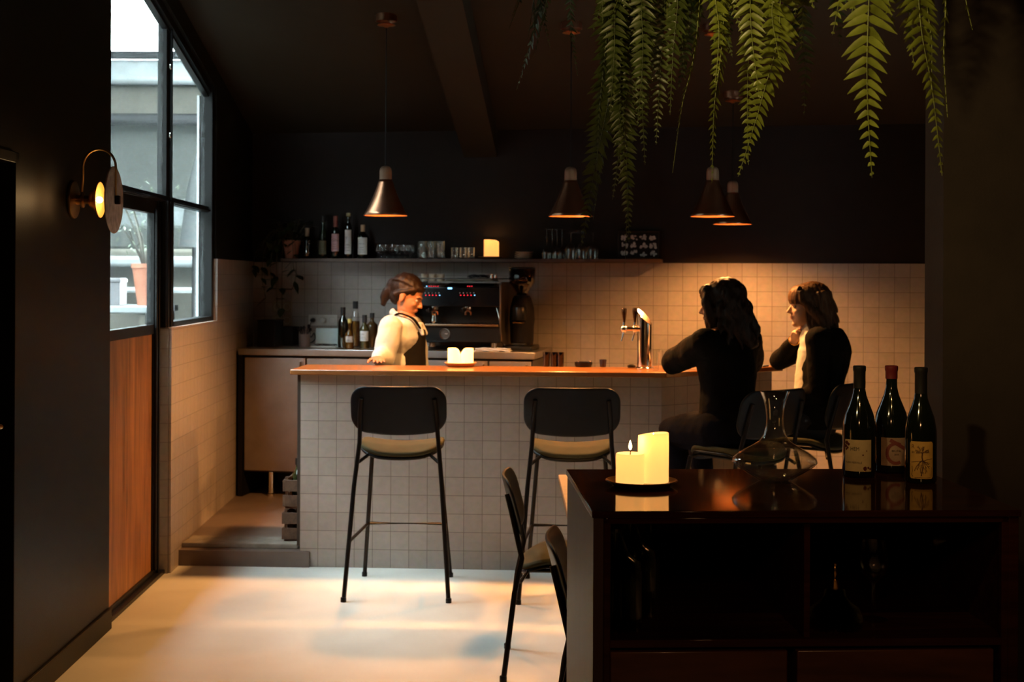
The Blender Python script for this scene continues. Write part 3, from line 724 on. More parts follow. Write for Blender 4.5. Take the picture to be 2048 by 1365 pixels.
# decanter
dc = on_side(1549, 962)
px = dc.y/FL
pr = [(0,0.004),(0.022,0.004),(0.034,0.0),(0.048,0.006),(0.078,0.024),(0.102,0.040),(0.111,0.050),(0.108,0.060),(0.090,0.074),(0.062,0.090),(0.040,0.104),(0.028,0.122),(0.0235,0.145),(0.0225,0.165),(0.0245,0.190),(0.030,0.212),(0.0375,0.232)]
inner = [(r-0.0022, z+ (0.003 if z < 0.05 else 0.0)) for r, z in pr[::-1] if r > 0.01] + [(0, 0.010)]
obj_d = obj('wine_decanter', M().lathe([(r*1.0, z) for r, z in pr] + [(0.0385,0.2335),(0.0365,0.234)] + inner, n=72), GLASS, loc=dc, sm=70)
tag(obj_d, 'wide clear glass wine decanter with a flaring neck on the sideboard', 'decanter')

# wine bottles
BOT = mat('dark_bottle_glass', (0.006,0.008,0.004), 0.06, coat=0.6, spec=0.7)
def wrap(me_pts, R, z0, ang0):
    return [Vector((R*math.sin(ang0 + x/R), -R*math.cos(ang0 + x/R), z0 + z)) for x, z in me_pts]
def patch(R, x0, x1, z0, z1, ang0, n=20, corner=0.0):
    m = M(); vs = []
    for i in range(n+1):
        x = x0+(x1-x0)*i/n
        c = 0
        if corner:
            d = min(x-x0, x1-x)
            if d < corner: c = corner - math.sqrt(max(0, corner**2-(corner-d)**2))
        vs += wrap([(x, z0+c), (x, z1-c)], R, 0, ang0)
    return m.add(vs, [[2*i, 2*i+2, 2*i+3, 2*i+1] for i in range(n)])
def stroke(m, pts, wd, R, ang0, z0):
    """thin printed line on a label"""
    pts = [Vector((a, b)) for a, b in pts]
    for a, b in zip(pts, pts[1:]):
        d = (b-a); L = d.length
        if L < 1e-6: continue
        n = Vector((-d.y, d.x))/L*wd/2; k = max(1, int(L/0.004)); prev = None
        for i in range(k+1):
            c = a + d*i/k; q = wrap([(c.x-n.x, c.y-n.y), (c.x+n.x, c.y+n.y)], R, z0, ang0)
            if prev: m.add(prev + q, [[0, 1, 3, 2]])
            prev = q
    return m
def text_pts(txt, size, font_scale=1.0):
    cu = bpy.data.curves.new('txt', 'FONT'); cu.body = txt; cu.size = size; cu.resolution_u = 3
    o = bpy.data.objects.new('txt', cu); me = o.to_mesh(); vs = [v.co.copy() for v in me.vertices]; fs = [list(p.vertices) for p in me.polygons]
    o.to_mesh_clear(); bpy.data.objects.remove(o); bpy.data.curves.remove(cu)
    return vs, fs
def text_on(m, txt, size, x, z, R, ang0, z0, squash=1.0, vertical=False):
    vs, fs = text_pts(txt, size)
    q = []
    for a in vs:
        xx, zz_ = (x + a.x*squash, z + a.y) if not vertical else (x - a.y, z + a.x*squash)
        q += wrap([(xx, zz_)], R, z0, ang0)
    return m.add(q, fs)
INK = mat('dark_red_print', (0.10,0.018,0.015), 0.7, var=0); INKB = mat('dark_print', (0.03,0.022,0.02), 0.7, var=0)
def wine(label, c, H, R, cap, capcol, neck):
    t = thing('wine_bottle', label, 'bottle', c, 0, 'wine bottles on the sideboard')
    n = neck
    prof = [(0,0.0),(R*0.9,0.0),(R,0.006),(R,H*0.40),(R*0.985,H*0.46),(R*0.86,H*0.56),(R*0.60,H*0.66),(R*0.43,H*0.73),(n,H*0.80),(n*0.96,H*0.90),(n*0.96,H*0.975),(n*1.08,H*0.977),(n*1.08,H*0.99),(n*0.9,H),(0,H)]
    obj('glass', M().lathe(prof, n=48), BOT, t, sm=60)
    obj('capsule', M().lathe([(n*0.99,H*cap),(n*1.06,H*cap),(n*1.06,H*0.95),(n*1.16,H*0.962),(n*1.16,H*0.995),(n*1.0,H*1.003),(0,H*1.003)], n=32), mat('capsule_%d' % int(capcol[0]*1000), capcol, 0.45), t)
    return t
b1 = on_side(1718, 953); k = b1.y/FL
H = 224*k*0.985; R = 33*k
t1 = wine('dark wine bottle with black capsule and cream label spotted with red, leftmost of three', b1, H, R, 0.80, (0.008,0.008,0.008), 0.0150)
LBL = mat('cream_paper', (0.62,0.47,0.25), 0.7, var=0.08, vscale=40)
a0 = -0.28
lb = obj('front_label', patch(R+0.0006, -0.040, 0.036, 0.018, 0.102, a0), LBL, t1)
ink = M(); Rr = R+0.0011
text_on(ink, 'HEM', 0.0145, -0.022, 0.073, Rr, a0, 0, 0.85)
text_on(ink, 'PLEIN MERVILLE', 0.0072, -0.037, 0.039, Rr, a0, 0, 0.92)
obj('lettering', ink, INKB, lb)
ink = M(); rnd = random.Random(5)
for bx_, bz_, br_ in ((-0.034,0.093,0.005),(-0.028,0.090,0.004),(-0.037,0.084,0.0045),(-0.031,0.080,0.0035),(-0.035,0.076,0.003),(0.012,0.062,0.0022),(0.018,0.026,0.0055),(0.027,0.028,0.003),(0.033,0.025,0.003),(0.022,0.073,0.0015)):
    ink.add(wrap([(bx_ + br_*math.cos(2*PI*i/10)*(0.8+0.4*rnd.random()), bz_ + br_*math.sin(2*PI*i/10)*(0.8+0.4*rnd.random())) for i in range(10)], Rr, 0, a0), [list(range(10))])
obj('berry_print', ink, INK, lb)
b2 = on_side(1782, 944); k = b2.y/FL; H2 = 215*k*0.985; R2 = 34*k
t2 = wine('dark wine bottle with dark red capsule and a reddish label, middle of three', b2, H2, R2, 0.88, (0.12,0.012,0.014), 0.0155)
lb2 = obj('front_label', patch(R2+0.0006, -0.045, 0.040, 0.022, 0.098, 0.1), mat('aged_pink_paper', (0.34,0.22,0.15), 0.7, var=0.2, vscale=30), t2)
ink = M(); Rr = R2+0.0011
ring = [(0.024*math.cos(2*PI*i/30)-0.004, 0.056+0.027*math.sin(2*PI*i/30)) for i in range(31)]
stroke(ink, ring[5:26], 0.009, Rr, 0.1, 0); stroke(ink, [(-0.020, 0.092), (0.030, 0.064)], 0.010, Rr, 0.1, 0)
obj('band_print', ink, mat('faded_red_print', (0.20,0.045,0.035), 0.7), lb2)
ink = M(); text_on(ink, 'BRUTAL', 0.0075, -0.016, 0.060, Rr+0.0003, 0.1, 0, 1.0); text_on(ink, '2018', 0.006, -0.009, 0.051, Rr+0.0003, 0.1, 0, 1.0)
obj('lettering', ink, INKB, lb2)
b3 = on_side(1841, 965); k = b3.y/FL; H3 = 233*k*0.985; R3 = 31*k
t3 = wine('dark wine bottle with a yellow tree and roots label, rightmost of three beside the pillar', b3, H3, R3, 0.76, (0.009,0.008,0.008), 0.0150)
a3 = -0.22
lb3 = obj('front_label', patch(R3+0.0006, -0.031, 0.031, 0.014, 0.110, a3, corner=0.005), mat('yellow_paper', (0.58,0.34,0.08), 0.7, var=0.10, vscale=60), t3)
ink = M(); Rr = R3+0.0011
def S(pts, w=0.0012): stroke(ink, pts, w, Rr, a3, 0)
S([(0.002,0.082),(0.001,0.070),(0.003,0.060)], 0.0032); S([(-0.027,0.056),(-0.010,0.059),(0.003,0.060),(0.015,0.064),(0.028,0.066)], 0.0012)
rnd = random.Random(11)
for ang, L in ((2.6,0.020),(2.2,0.022),(1.8,0.018),(1.45,0.016),(1.0,0.019),(0.6,0.018),(2.9,0.016)):
    x, z = 0.002, 0.080; pts = [(x, z)]; a = ang
    for i in range(5): a += rnd.uniform(-0.3,0.3); x += math.cos(a)*L/5; z += math.sin(a)*L/5; pts.append((x, z))
    S(pts, 0.0010)
    for i in (2, 3, 4):
        for q in (-0.7, 0.7): S([pts[i], (pts[i][0]+0.005*math.cos(a+q), pts[i][1]+0.005*math.sin(a+q))], 0.0008)
for ang, L in ((-2.7,0.030),(-2.3,0.036),(-1.9,0.042),(-1.6,0.040),(-1.3,0.042),(-1.0,0.036),(-0.6,0.028),(-0.35,0.020)):
    x, z = 0.003, 0.062; pts = [(x, z)]; a = ang
    for i in range(7): a += rnd.uniform(-0.25,0.25) - (0.06 if a > -1.57 else -0.06); x += math.cos(a)*L/7; z += math.sin(a)*L/7; pts.append((max(-0.028, min(0.028, x)), max(0.018, z)))
    S(pts, 0.0015)
    for i in (3, 5): S([pts[i], (pts[i][0]+0.007*math.cos(a+0.8), pts[i][1]+0.008*math.sin(a+0.8))], 0.0009)
text_on(ink, 'R', 0.015, -0.027, 0.092, Rr, a3, 0, 1.0); text_on(ink, 'as', 0.011, -0.026, 0.080, Rr, a3, 0, 0.9)
S([(-0.025,0.046),(-0.024,0.034),(-0.026,0.024),(-0.022,0.019)], 0.0014); S([(-0.018,0.0165),(-0.005,0.0175),(0.010,0.0165),(0.024,0.0175)], 0.0009); S([(0.026,0.020),(0.027,0.045)], 0.0009)
obj('tree_print', ink, mat('dark_brown_print', (0.07,0.025,0.01), 0.7, var=0), lb3)

# glassware inside the sideboard
SH = zs
def in_side(x, y): return SM @ Vector((x, y, SH))
def ribbed(prof, ribs, amp, n=96):
    m = M().lathe(prof, n=n)
    for a in m.v:
        r = math.hypot(a.x, a.y)
        if r > 0.006 and a.z < 0.20:
            k = 1 + amp*math.cos(ribs*math.atan2(a.y, a.x))/max(r, 0.02)*0.03; a.x *= k; a.y *= k
    return m
dcp = [(0,0.0),(0.030,0.0),(0.033,0.006),(0.033,0.135),(0.029,0.158),(0.015,0.172),(0.012,0.186),(0.0125,0.23),(0.016,0.238)]
def ribbed_decanter(x, y, lab):
    t = thing('ribbed_decanter', lab, 'decanter', in_side(x, y), 0, 'ribbed decanters in the sideboard')
    obj('glass', ribbed(dcp + [(0.014,0.238),(0.0105,0.23),(0.010,0.188),(0.026,0.155),(0.0305,0.13),(0.0305,0.010),(0,0.008)], 18, 1.0), RIBGLASS, t, sm=60)
    return t
ribbed_decanter(0.062, 0.10, 'ribbed glass decanter at the front left of the sideboard shelf')
ribbed_decanter(0.115, 0.24, 'ribbed glass decanter standing behind another on the sideboard shelf')
t = thing('stacked_tumbler_tower', 'dark ribbed glass bottle in the shadow of the left sideboard shelf', 'bottle', in_side(0.19, 0.42))
obj('glass', M().lathe([(0,0),(0.026,0),(0.028,0.03),(0.025,0.034),(0.028,0.06),(0.025,0.064),(0.027,0.10),(0.015,0.14),(0.012,0.20),(0.014,0.205),(0,0.205)], n=32), mat('smoked_glass', (0.02,0.018,0.012), 0.1), t); t.name = 'ribbed_bottle'
t = thing('spirit_dispenser', 'low ribbed glass bottle with a golden pourer on the right sideboard shelf', 'bottle', in_side(0.583, 0.10)); t.name = 'pourer_bottle'
obj('glass', ribbed([(0,0),(0.036,0),(0.038,0.006),(0.038,0.028),(0.030,0.048),(0.016,0.062),(0.011,0.075),(0.010,0.092),(0.0085,0.092),(0.014,0.06),(0.034,0.028),(0.034,0.008),(0,0.006)], 24, 0.9), RIBGLASS, t, sm=60)
obj('pourer', M().lathe([(0,0.092),(0.0075,0.092),(0.0095,0.098),(0.0095,0.115),(0.004,0.117),(0.003,0.122),(0.0055,0.128),(0.005,0.142),(0.0035,0.146),(0.0055,0.150),(0.005,0.154),(0,0.155)], n=24), mat('gold', (0.85,0.52,0.15), 0.2, 1.0), t)
t = obj('wine_glass', M().lathe([(0,0),(0.034,0.0),(0.033,0.002),(0.006,0.006),(0.004,0.02),(0.004,0.085),(0.012,0.095),(0.030,0.115),(0.036,0.14),(0.030,0.19),(0.0285,0.19),(0.034,0.14),(0.028,0.118),(0,0.10)], n=40), GLASS, loc=in_side(0.70, 0.18)); tag(t, 'stemmed glass barely visible on the right sideboard shelf', 'glass')
# ---------------------------------------------------------------- hanging ferns
def frond(m, pts, half, n, rnd, tipfac=1.0, fold=0.35, side=None, gap=0.0):
    """one fern frond: midrib plus paired, slightly curved leaflets; half = leaflet length"""
    path = smooth_path(pts, 12); L = [0]
    for a, b in zip(path, path[1:]): L.append(L[-1]+(b-a).length)
    tot = L[-1]
    def at(s):
        s = max(0, min(1, s))*tot
        for i in range(len(L)-1):
            if L[i+1] >= s: k = (s-L[i])/max(1e-9, L[i+1]-L[i]); return path[i].lerp(path[i+1], k), (path[i+1]-path[i]).normalized()
        return path[-1], (path[-1]-path[-2]).normalized()
    rr = [0.0022*(1-0.75*i/(len(path)-1)) for i in range(len(path))]
    m.tube(path, rr, 5)
    sd = Vector(side) if side is not None else Vector((1, 0, 0))
    tw = rnd.uniform(-0.35, 0.35)
    for i in range(n):
        s = 0.06 + 0.93*(i/(n-1))**0.98
        p, t = at(s)
        prof = min(1.0, 0.62 + s*1.2) * (1.0 if s < 0.50 else max(0.08, 1-((s-0.50)/0.50)**1.6*0.95))
        x = (sd - t*t.dot(sd)).normalized(); x = (Matrix.Rotation(tw*(s-0.3), 3, t) @ x); y = t.cross(x)
        for sg in (-1, 1):
            if rnd.random() < gap: continue
            ln = half*prof*rnd.uniform(0.80, 1.12); wd = min(half*0.150, tot/n*0.66)*(0.25+0.75*prof)
            a = rnd.uniform(0.12, 0.38) + 0.25*s
            a += rnd.uniform(-0.08, 0.14); d = (x*sg*math.cos(a) + t*math.sin(a) + y*rnd.uniform(-0.35, 0.15)*fold*2).normalized()
            wv = (t*math.cos(a) - x*sg*math.sin(a)).normalized()
            up = d.cross(wv).normalized()
            droop = t*ln*0.16
            b0 = p + t*rnd.uniform(-0.002, 0.002)
            q = []
            for k, (f, wf) in enumerate(((0.0, 0.35), (0.12, 1.0), (0.42, 0.95), (0.72, 0.62), (1.0, 0.04))):
                c = b0 + d*ln*f + droop*f*f
                q += [c - wv*wd*wf*0.9, c + up*wd*wf*0.28, c + wv*wd*wf*0.9]
            n0 = 3
            fs = []
            for k in range(4):
                a_ = k*3; fs += [[a_, a_+3, a_+4, a_+1], [a_+1, a_+4, a_+5, a_+2]]
            m.add(q, fs)
    return m
def leaf_mat(name, col):
    m, t, b = nt_new(name)
    nz = node(t, 'ShaderNodeTexNoise'); nz.inputs['Scale'].default_value = 26; tc = node(t, 'ShaderNodeTexCoord'); t.links.new(tc.outputs['Object'], nz.inputs['Vector'])
    rp = node(t, 'ShaderNodeValToRGB'); e = rp.color_ramp.elements; e[0].position = 0.3; e[1].position = 0.75
    e[0].color = rgba([c*0.6 for c in col]); e[1].color = rgba([c*1.25 for c in col])
    t.links.new(nz.outputs['Fac'], rp.inputs[0]); t.links.new(rp.outputs[0], b.inputs['Base Color']); b.inputs['Roughness'].default_value = 0.38
    tl = node(t, 'ShaderNodeBsdfTranslucent'); t.links.new(rp.outputs[0], tl.inputs[0])
    mx = node(t, 'ShaderNodeMixShader'); mx.inputs[0].default_value = 0.35
    t.links.new(b.outputs[0], mx.inputs[1]); t.links.new(tl.outputs[0], mx.inputs[2]); t.links.new(mx.outputs[0], t.nodes['Material Output'].inputs[0])
    return m
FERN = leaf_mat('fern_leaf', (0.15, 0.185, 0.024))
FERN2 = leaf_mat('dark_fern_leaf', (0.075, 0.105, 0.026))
def fern(label, crown, fr, mt, seed, filler, fhalf, flen):
    rnd = random.Random(seed)
    t = thing('hanging_fern', label, 'plant', crown, 0, 'ferns hanging from the ceiling')
    c = Vector(crown)
    zc = min(ceil_z(c.x, c.y), 3.75)
    obj('pot', M().lathe([(0,-0.17),(0.08,-0.165),(0.125,-0.10),(0.145,0.0),(0.150,0.0),(0.150,0.015),(0.138,0.015),(0.132,-0.02),(0,-0.03)], n=32), mat('dark_basket', (0.03,0.022,0.016), 0.8), t)
    m = M()
    for k in range(3):
        a = k*2.094; m.tube([(0.145*math.cos(a), 0.145*math.sin(a), 0.0), (0.01*math.cos(a), 0.01*math.sin(a), 0.5)], 0.0022, 6)
    m.tube([(0, 0, 0.5), (0, 0, zc - c.z)], 0.003, 6)
    obj('hanger', m, BLACKM, t)
    def one(pts, half, n, side=None, gap=0.0, fold=0.35):
        m = M(); frond(m, pts, half*1.25, int(n*1.2), rnd, side=side, gap=gap, fold=fold)
        obj('frond', m, mt, t, fixn=False, sm=80)
    for tip, mid, half, n, side, gap in fr:
        tip = Vector(tip)-c; mid = Vector(mid)-c
        h = Vector((mid.x*0.75, mid.y*0.75, max(0.10, mid.z+0.25)))
        one([(mid.x*0.12, mid.y*0.12, -0.01), (mid.x*0.5, mid.y*0.5, 0.11), h*1.0 if h.z < 0.16 else (mid.x*0.9, mid.y*0.9, 0.08), mid, mid.lerp(tip, 0.5) + Vector((rnd.uniform(-.01,.01), 0, 0)), tip], half, n, side, gap)
    for k in range(filler):
        a = rnd.uniform(0, 2*PI); r = rnd.uniform(0.13, 0.30); l = rnd.uniform(*flen)
        ca, sa = math.cos(a), math.sin(a)
        one([(0.03*ca, 0.03*sa, -0.01), (r*0.45*ca, r*0.45*sa, 0.10+rnd.uniform(0,0.08)), (r*ca, r*sa, 0.03), (r*1.12*ca, r*1.12*sa, -l*0.5), (r*1.15*ca+rnd.uniform(-.05,.05), r*1.15*sa, -l)], fhalf*rnd.uniform(0.75, 1.1), int(26+l*40), (-sa, ca, 0), 0.0)
    return t
# right fern: the two long fronds in front of the dark back wall
Yr = 3.15
def q(u, v, Y): return tuple(P(u, v, Y))
cr_ = P(1800, -250, Yr+0.05)
fern('bright green fern whose two long broad fronds hang in front of the pillar edge', cr_, [
    (q(1744, 356, Yr), q(1737, 20, Yr), 0.060, 34, (1,0.15,0), 0.0),
    (q(1884, 352, Yr+0.02), q(1838, 10, Yr+0.02), 0.046, 38, (1,0.5,0), 0.0),
    (q(1895, 235, Yr-0.1), q(1890, -30, Yr-0.1), 0.030, 34, (0.5,1,0), 0.0),
    (q(1700, 40, Yr+0.1), q(1712, -80, Yr+0.1), 0.04, 20, (1,0,0), 0.0),
    (q(1945, 60, Yr), q(1932, -90, Yr), 0.04, 22, (0.6,1,0), 0.0),
    (q(1790, 60, Yr+0.15), q(1780, -60, Yr+0.15), 0.045, 22, (1,0.3,0), 0.0),
    (q(1665, 70, Yr+0.2), q(1690, -60, Yr+0.2), 0.05, 22, (1,-0.2,0), 0.0),
    (q(1828, 130, Yr+0.1), q(1815, -40, Yr+0.1), 0.045, 28, (1,0.2,0), 0.0),
    (q(1862, 190, Yr+0.12), q(1852, -20, Yr+0.12), 0.042, 32, (0.8,0.6,0), 0.0),
    ], FERN, 21, 20, 0.045, (0.02, 0.18))
Ym = 3.5
cm = P(1500, -175, Ym)
fern('fern hanging in the middle with a long frond curving down to the left', cm, [
    (q(1476, 354, Ym), q(1560, 30, Ym), 0.050, 44, (1,0.1,0), 0.0),
    (q(1424, 366, Ym-0.05), q(1446, 60, Ym-0.05), 0.036, 46, (0.7,0.7,0), 0.0),
    (q(1345, 346, Ym), q(1392, 80, Ym), 0.030, 44, (0.45,0.9,0), 0.1),
    (q(1497, 330, Ym+0.1), q(1502, 20, Ym+0.1), 0.036, 40, (1,0.3,0), 0.0),
    (q(1520, 200, Ym-0.1), q(1500, -20, Ym-0.1), 0.045, 30, (1,0,0), 0.0),
    (q(1430, 170, Ym-0.1), q(1430, -40, Ym-0.1), 0.04, 30, (1,0.3,0), 0.0),
    (q(1560, 120, Ym-0.12), q(1545, -40, Ym-0.12), 0.05, 24, (1,0.1,0), 0.0),
    ], FERN, 22, 20, 0.045, (0.05, 0.30))
Yd = 5.2
cdm = P(1600, -235, Yd)
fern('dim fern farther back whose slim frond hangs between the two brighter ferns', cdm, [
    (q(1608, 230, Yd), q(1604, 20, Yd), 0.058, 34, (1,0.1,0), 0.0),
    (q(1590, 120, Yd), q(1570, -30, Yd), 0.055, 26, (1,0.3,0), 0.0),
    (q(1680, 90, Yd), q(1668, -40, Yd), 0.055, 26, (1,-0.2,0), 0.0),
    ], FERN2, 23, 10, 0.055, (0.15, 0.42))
Yl = 3.75
cl = P(1300, -150, Yl)
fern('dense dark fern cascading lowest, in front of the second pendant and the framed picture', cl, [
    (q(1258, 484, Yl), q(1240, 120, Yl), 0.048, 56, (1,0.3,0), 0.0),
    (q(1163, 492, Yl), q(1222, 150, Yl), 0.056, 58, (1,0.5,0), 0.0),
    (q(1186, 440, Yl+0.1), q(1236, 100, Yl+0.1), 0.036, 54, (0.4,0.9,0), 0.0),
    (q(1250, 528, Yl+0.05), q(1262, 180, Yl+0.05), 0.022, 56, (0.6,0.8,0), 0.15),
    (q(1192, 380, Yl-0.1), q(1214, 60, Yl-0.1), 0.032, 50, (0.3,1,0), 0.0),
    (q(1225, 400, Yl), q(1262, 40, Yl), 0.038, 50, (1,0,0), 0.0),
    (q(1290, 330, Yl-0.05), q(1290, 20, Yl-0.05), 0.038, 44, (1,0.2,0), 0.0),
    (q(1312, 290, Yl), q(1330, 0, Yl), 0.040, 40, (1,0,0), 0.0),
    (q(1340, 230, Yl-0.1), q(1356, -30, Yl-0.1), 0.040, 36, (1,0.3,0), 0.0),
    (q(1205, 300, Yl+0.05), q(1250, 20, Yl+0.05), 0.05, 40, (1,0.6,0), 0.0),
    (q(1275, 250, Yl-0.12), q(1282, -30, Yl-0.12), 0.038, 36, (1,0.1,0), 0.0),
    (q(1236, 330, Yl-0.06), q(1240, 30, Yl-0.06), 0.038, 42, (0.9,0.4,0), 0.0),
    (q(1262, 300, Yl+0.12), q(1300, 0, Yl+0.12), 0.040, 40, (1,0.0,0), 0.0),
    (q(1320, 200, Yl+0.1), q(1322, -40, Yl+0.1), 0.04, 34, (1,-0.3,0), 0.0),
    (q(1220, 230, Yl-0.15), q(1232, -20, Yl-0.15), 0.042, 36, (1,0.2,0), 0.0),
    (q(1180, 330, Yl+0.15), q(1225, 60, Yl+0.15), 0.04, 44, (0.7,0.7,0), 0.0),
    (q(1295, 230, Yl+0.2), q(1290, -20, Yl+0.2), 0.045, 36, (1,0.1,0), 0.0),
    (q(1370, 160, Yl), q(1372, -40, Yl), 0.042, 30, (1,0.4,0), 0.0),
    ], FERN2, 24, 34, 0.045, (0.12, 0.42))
# ---------------------------------------------------------------- steel counter along the back wall
# BW frame: x along the back wall from the left corner, -y into the room, z up
def bw(x, y, z): return BW @ Vector((x, y, z))
def at_bw(u, v, y):
    """point seen at pixel (u, v) on the plane parallel to the back wall, y metres from it (y negative = into the room)"""
    inv = BW.inverted(); o = inv @ Vector((0, 0, HC)); d = (inv @ P(u, v, 1.0)) - o
    k = (y - o.y)/d.y; return o + d*k
BWR = -math.atan(0.188)
CZ = 1.105                       # top of the steel counter
fy = -0.72                       # its front edge
xl = at_bw(476, 702, fy).x; xr = at_bw(1070, 706, fy).x
wt = tag(obj('steel_worktop', M().box(xl, xr, fy, -0.012, CZ-0.045, CZ), BRSTEEL, mw=BW, bev=0.003), 'brushed steel worktop running along the back wall behind the bar', 'worktop')
cb = thing('undercounter_cabinet', 'dark steel cabinet on short round legs under the steel worktop', 'cabinet'); cb.matrix_world = BW
x1 = at_bw(610, 800, fy).x
obj('body', M().box(xl+0.03, xr-0.02, fy+0.04, -0.06, 0.275, CZ-0.055), mat('dark_cabinet_steel', (0.05,0.04,0.035), 0.5, 0.4), cb)
xs = [xl+0.035, x1-0.002, x1+0.62, x1+1.24, xr-0.025]
for a, b in zip(xs, xs[1:]):
    d = obj('door', M().box(a+0.006, b-0.006, fy+0.018, fy+0.038, 0.285, CZ-0.062), STEELD, cb, bev=0.002)
    obj('handle', M().tube([(b-0.03, fy+0.018, 0.93), (b-0.03, fy-0.002, 0.935), (b-0.03, fy-0.002, 1.02), (b-0.03, fy+0.018, 1.025)], 0.006, 8), CHROME, d)
obj('side_post', M().box(xl, xl+0.03, fy+0.005, -0.03, 0.11, CZ-0.046), BLACKM, cb)
for x in (at_bw(541, 980, fy+0.06).x, x1+0.3, x1+1.2, xr-0.1):
    for y in (fy+0.07, -0.12): obj('leg', M().lathe([(0,0.11),(0.024,0.11),(0.024,0.125),(0.019,0.13),(0.019,0.275),(0,0.275)], (x, y, 0), 20), CHROME, cb)

# espresso machine
yc = -0.36
mc = bw(at_bw(907, 640, fy+0.12).x, 0, 0)
em = thing('espresso_machine', 'large black two-group espresso machine with glowing red and blue buttons', 'espresso machine', (0,0,0))
xm = at_bw(907, 640, fy+0.10).x
em.matrix_world = BW @ Matrix.Translation((xm, -0.34, CZ))      # local: x right, -y front, z up
W2 = 0.315
obj('body', M().box(-W2, W2, -0.10, 0.26, 0.05, 0.44).box(-W2+0.02, W2-0.02, -0.24, -0.10, 0.05, 0.155), BLACKP, em, bev=0.008)
obj('upper_hood', M().prism([(-0.29,0.29),(-0.285,0.42),(-0.10,0.445),(-0.10,0.285)], -W2, W2, Matrix(((0,0,1,0),(1,0,0,0),(0,1,0,0),(0,0,0,1)))), mat('gloss_black_panel', (0.006,0.006,0.007), 0.12), em, bev=0.006)
obj('lower_panel', M().box(-W2, W2, -0.275, -0.24, 0.055, 0.160), BLACKP, em, bev=0.006)
obj('drip_tray', M().box(-W2+0.01, W2-0.01, -0.30, -0.10, 0.160, 0.175), mat('tray_steel', (0.30,0.20,0.12), 0.3, 1.0), em, bev=0.003)
m = M()
for i in range(22): m.box(-0.29+i*0.027, -0.283+i*0.027, -0.29, -0.11, 0.1755, 0.178)
obj('tray_grille', m, BLACKP, em)
for s in (-1, 1):
    obj('side_panel', M().prism([(-0.29,0.175),(-0.29,0.43),(-0.25,0.455),(0.26,0.455),(0.26,0.03),(-0.10,0.03),(-0.26,0.06)], s*W2-0.006, s*W2+0.006, Matrix(((0,0,1,0),(1,0,0,0),(0,1,0,0),(0,0,0,1)))), mat('machine_side_metal', (0.20,0.16,0.13), 0.35, 0.9), em, bev=0.003)
    for y in (-0.22, 0.2): obj('foot', M().lathe([(0,0),(0.025,0),(0.022,0.05),(0,0.05)], (s*0.26, y, 0), 20), CHROME, em)
obj('cup_rail', M().tube([(-W2,0.25,0.475),(-W2,-0.24,0.475),(W2,-0.24,0.475),(W2,0.25,0.475)], 0.004, 8), mat('dark_rail_metal', (0.05,0.045,0.04), 0.4, 1.0), em)
RED = glow_mat('red_button_light', (1.0,0.03,0.05), 2.2); BLU = glow_mat('blue_display_light', (0.25,0.6,1.0), 3.5)
def mx(u, v, y=-0.292):
    a = at_bw(u, v, -0.34+y); return a.x-xm, a.z-CZ
ys = -0.296
def dot(m, u, v, r=0.0032, y=ys):
    x, z = mx(u, v, y); m.lathe([(0,-0.004),(r,-0.004),(r,0),(0,0)], n=10, mt=Matrix.Translation((x, y+0.002, z)) @ Matrix.Rotation(PI/2, 4, 'X'))
red = M(); blu = M()
for u in (858, 862.5, 867, 871, 875.5): dot(red, u, 573, 0.0026)
for u in (935, 939, 943.5): dot(red, u, 573, 0.0026)
for u in (851.5, 858.5, 865, 872): dot(red, u, 591)
for u in (921, 928, 935, 942): dot(red, u, 591)
dot(blu, 853, 573, 0.003); dot(blu, 879, 591, 0.003); dot(blu, 949, 591, 0.003)
x, z = mx(900, 577); 
obj('red_buttons', red, RED, em); bb_ = obj('blue_lights', blu, BLU, em)
obj('display', M().box(x-0.0135, x-0.001, ys-0.003, ys+0.004, z-0.005, z+0.005).box(x+0.001, x+0.0135, ys-0.003, ys+0.004, z-0.005, z+0.005), BLU, em)
m = M()
for u in (850.5, 857.5, 864.5, 871.5, 878, 920, 927, 934, 941, 948):
    x, z = mx(u, 586.5); m.box(x-0.0035, x+0.0035, ys-0.002, ys+0.003, z+0.002, z+0.0035); m.box(x-0.001, x+0.001, ys-0.002, ys+0.003, z-0.004, z+0.002)
obj('button_marks', m, mat('pale_marks', (0.6,0.58,0.55), 0.5), em)
for u in (869, 936):
    x, z = mx(u, 605, -0.2)
    g = obj('group_head', M().lathe([(0,0),(0.030,0),(0.034,0.004),(0.034,0.045),(0.028,0.052),(0,0.052)], (x, -0.19, z-0.022), 32), CHROME, em)
    obj('portafilter', M().lathe([(0,0),(0.026,0),(0.032,0.005),(0.032,0.026),(0,0.026)], (x, -0.19, z-0.052), 32).tube([(x,-0.22,z-0.040),(x,-0.30,z-0.044)], 0.008, 10), CHROME, g)
    obj('portafilter_handle', M().tube([(x,-0.29,z-0.044),(x,-0.33,z-0.047),(x,-0.39,z-0.052)], [0.010,0.014,0.012], 12), BLACKP, g)
    obj('spout', M().tube([(x-0.018,-0.19,z-0.085),(x-0.018,-0.19,z-0.066),(x,-0.19,z-0.056),(x+0.018,-0.19,z-0.066),(x+0.018,-0.19,z-0.085)], 0.006, 8), COPPER, g)
x, z = mx(890, 668, -0.278)
g = obj('pressure_gauge', M().lathe([(0.030,0),(0.036,0),(0.036,0.012),(0.030,0.012)], n=36, mt=Matrix.Translation((x, -0.274, z)) @ Matrix.Rotation(PI/2, 4, 'X')), CHROME, em)
obj('dial', M().lathe([(0,0.002),(0.031,0.002),(0.031,0.004),(0,0.004)], n=30, mt=Matrix.Translation((x, -0.274, z)) @ Matrix.Rotation(PI/2, 4, 'X')), mat('dial_face', (0.05,0.045,0.04), 0.4), g)
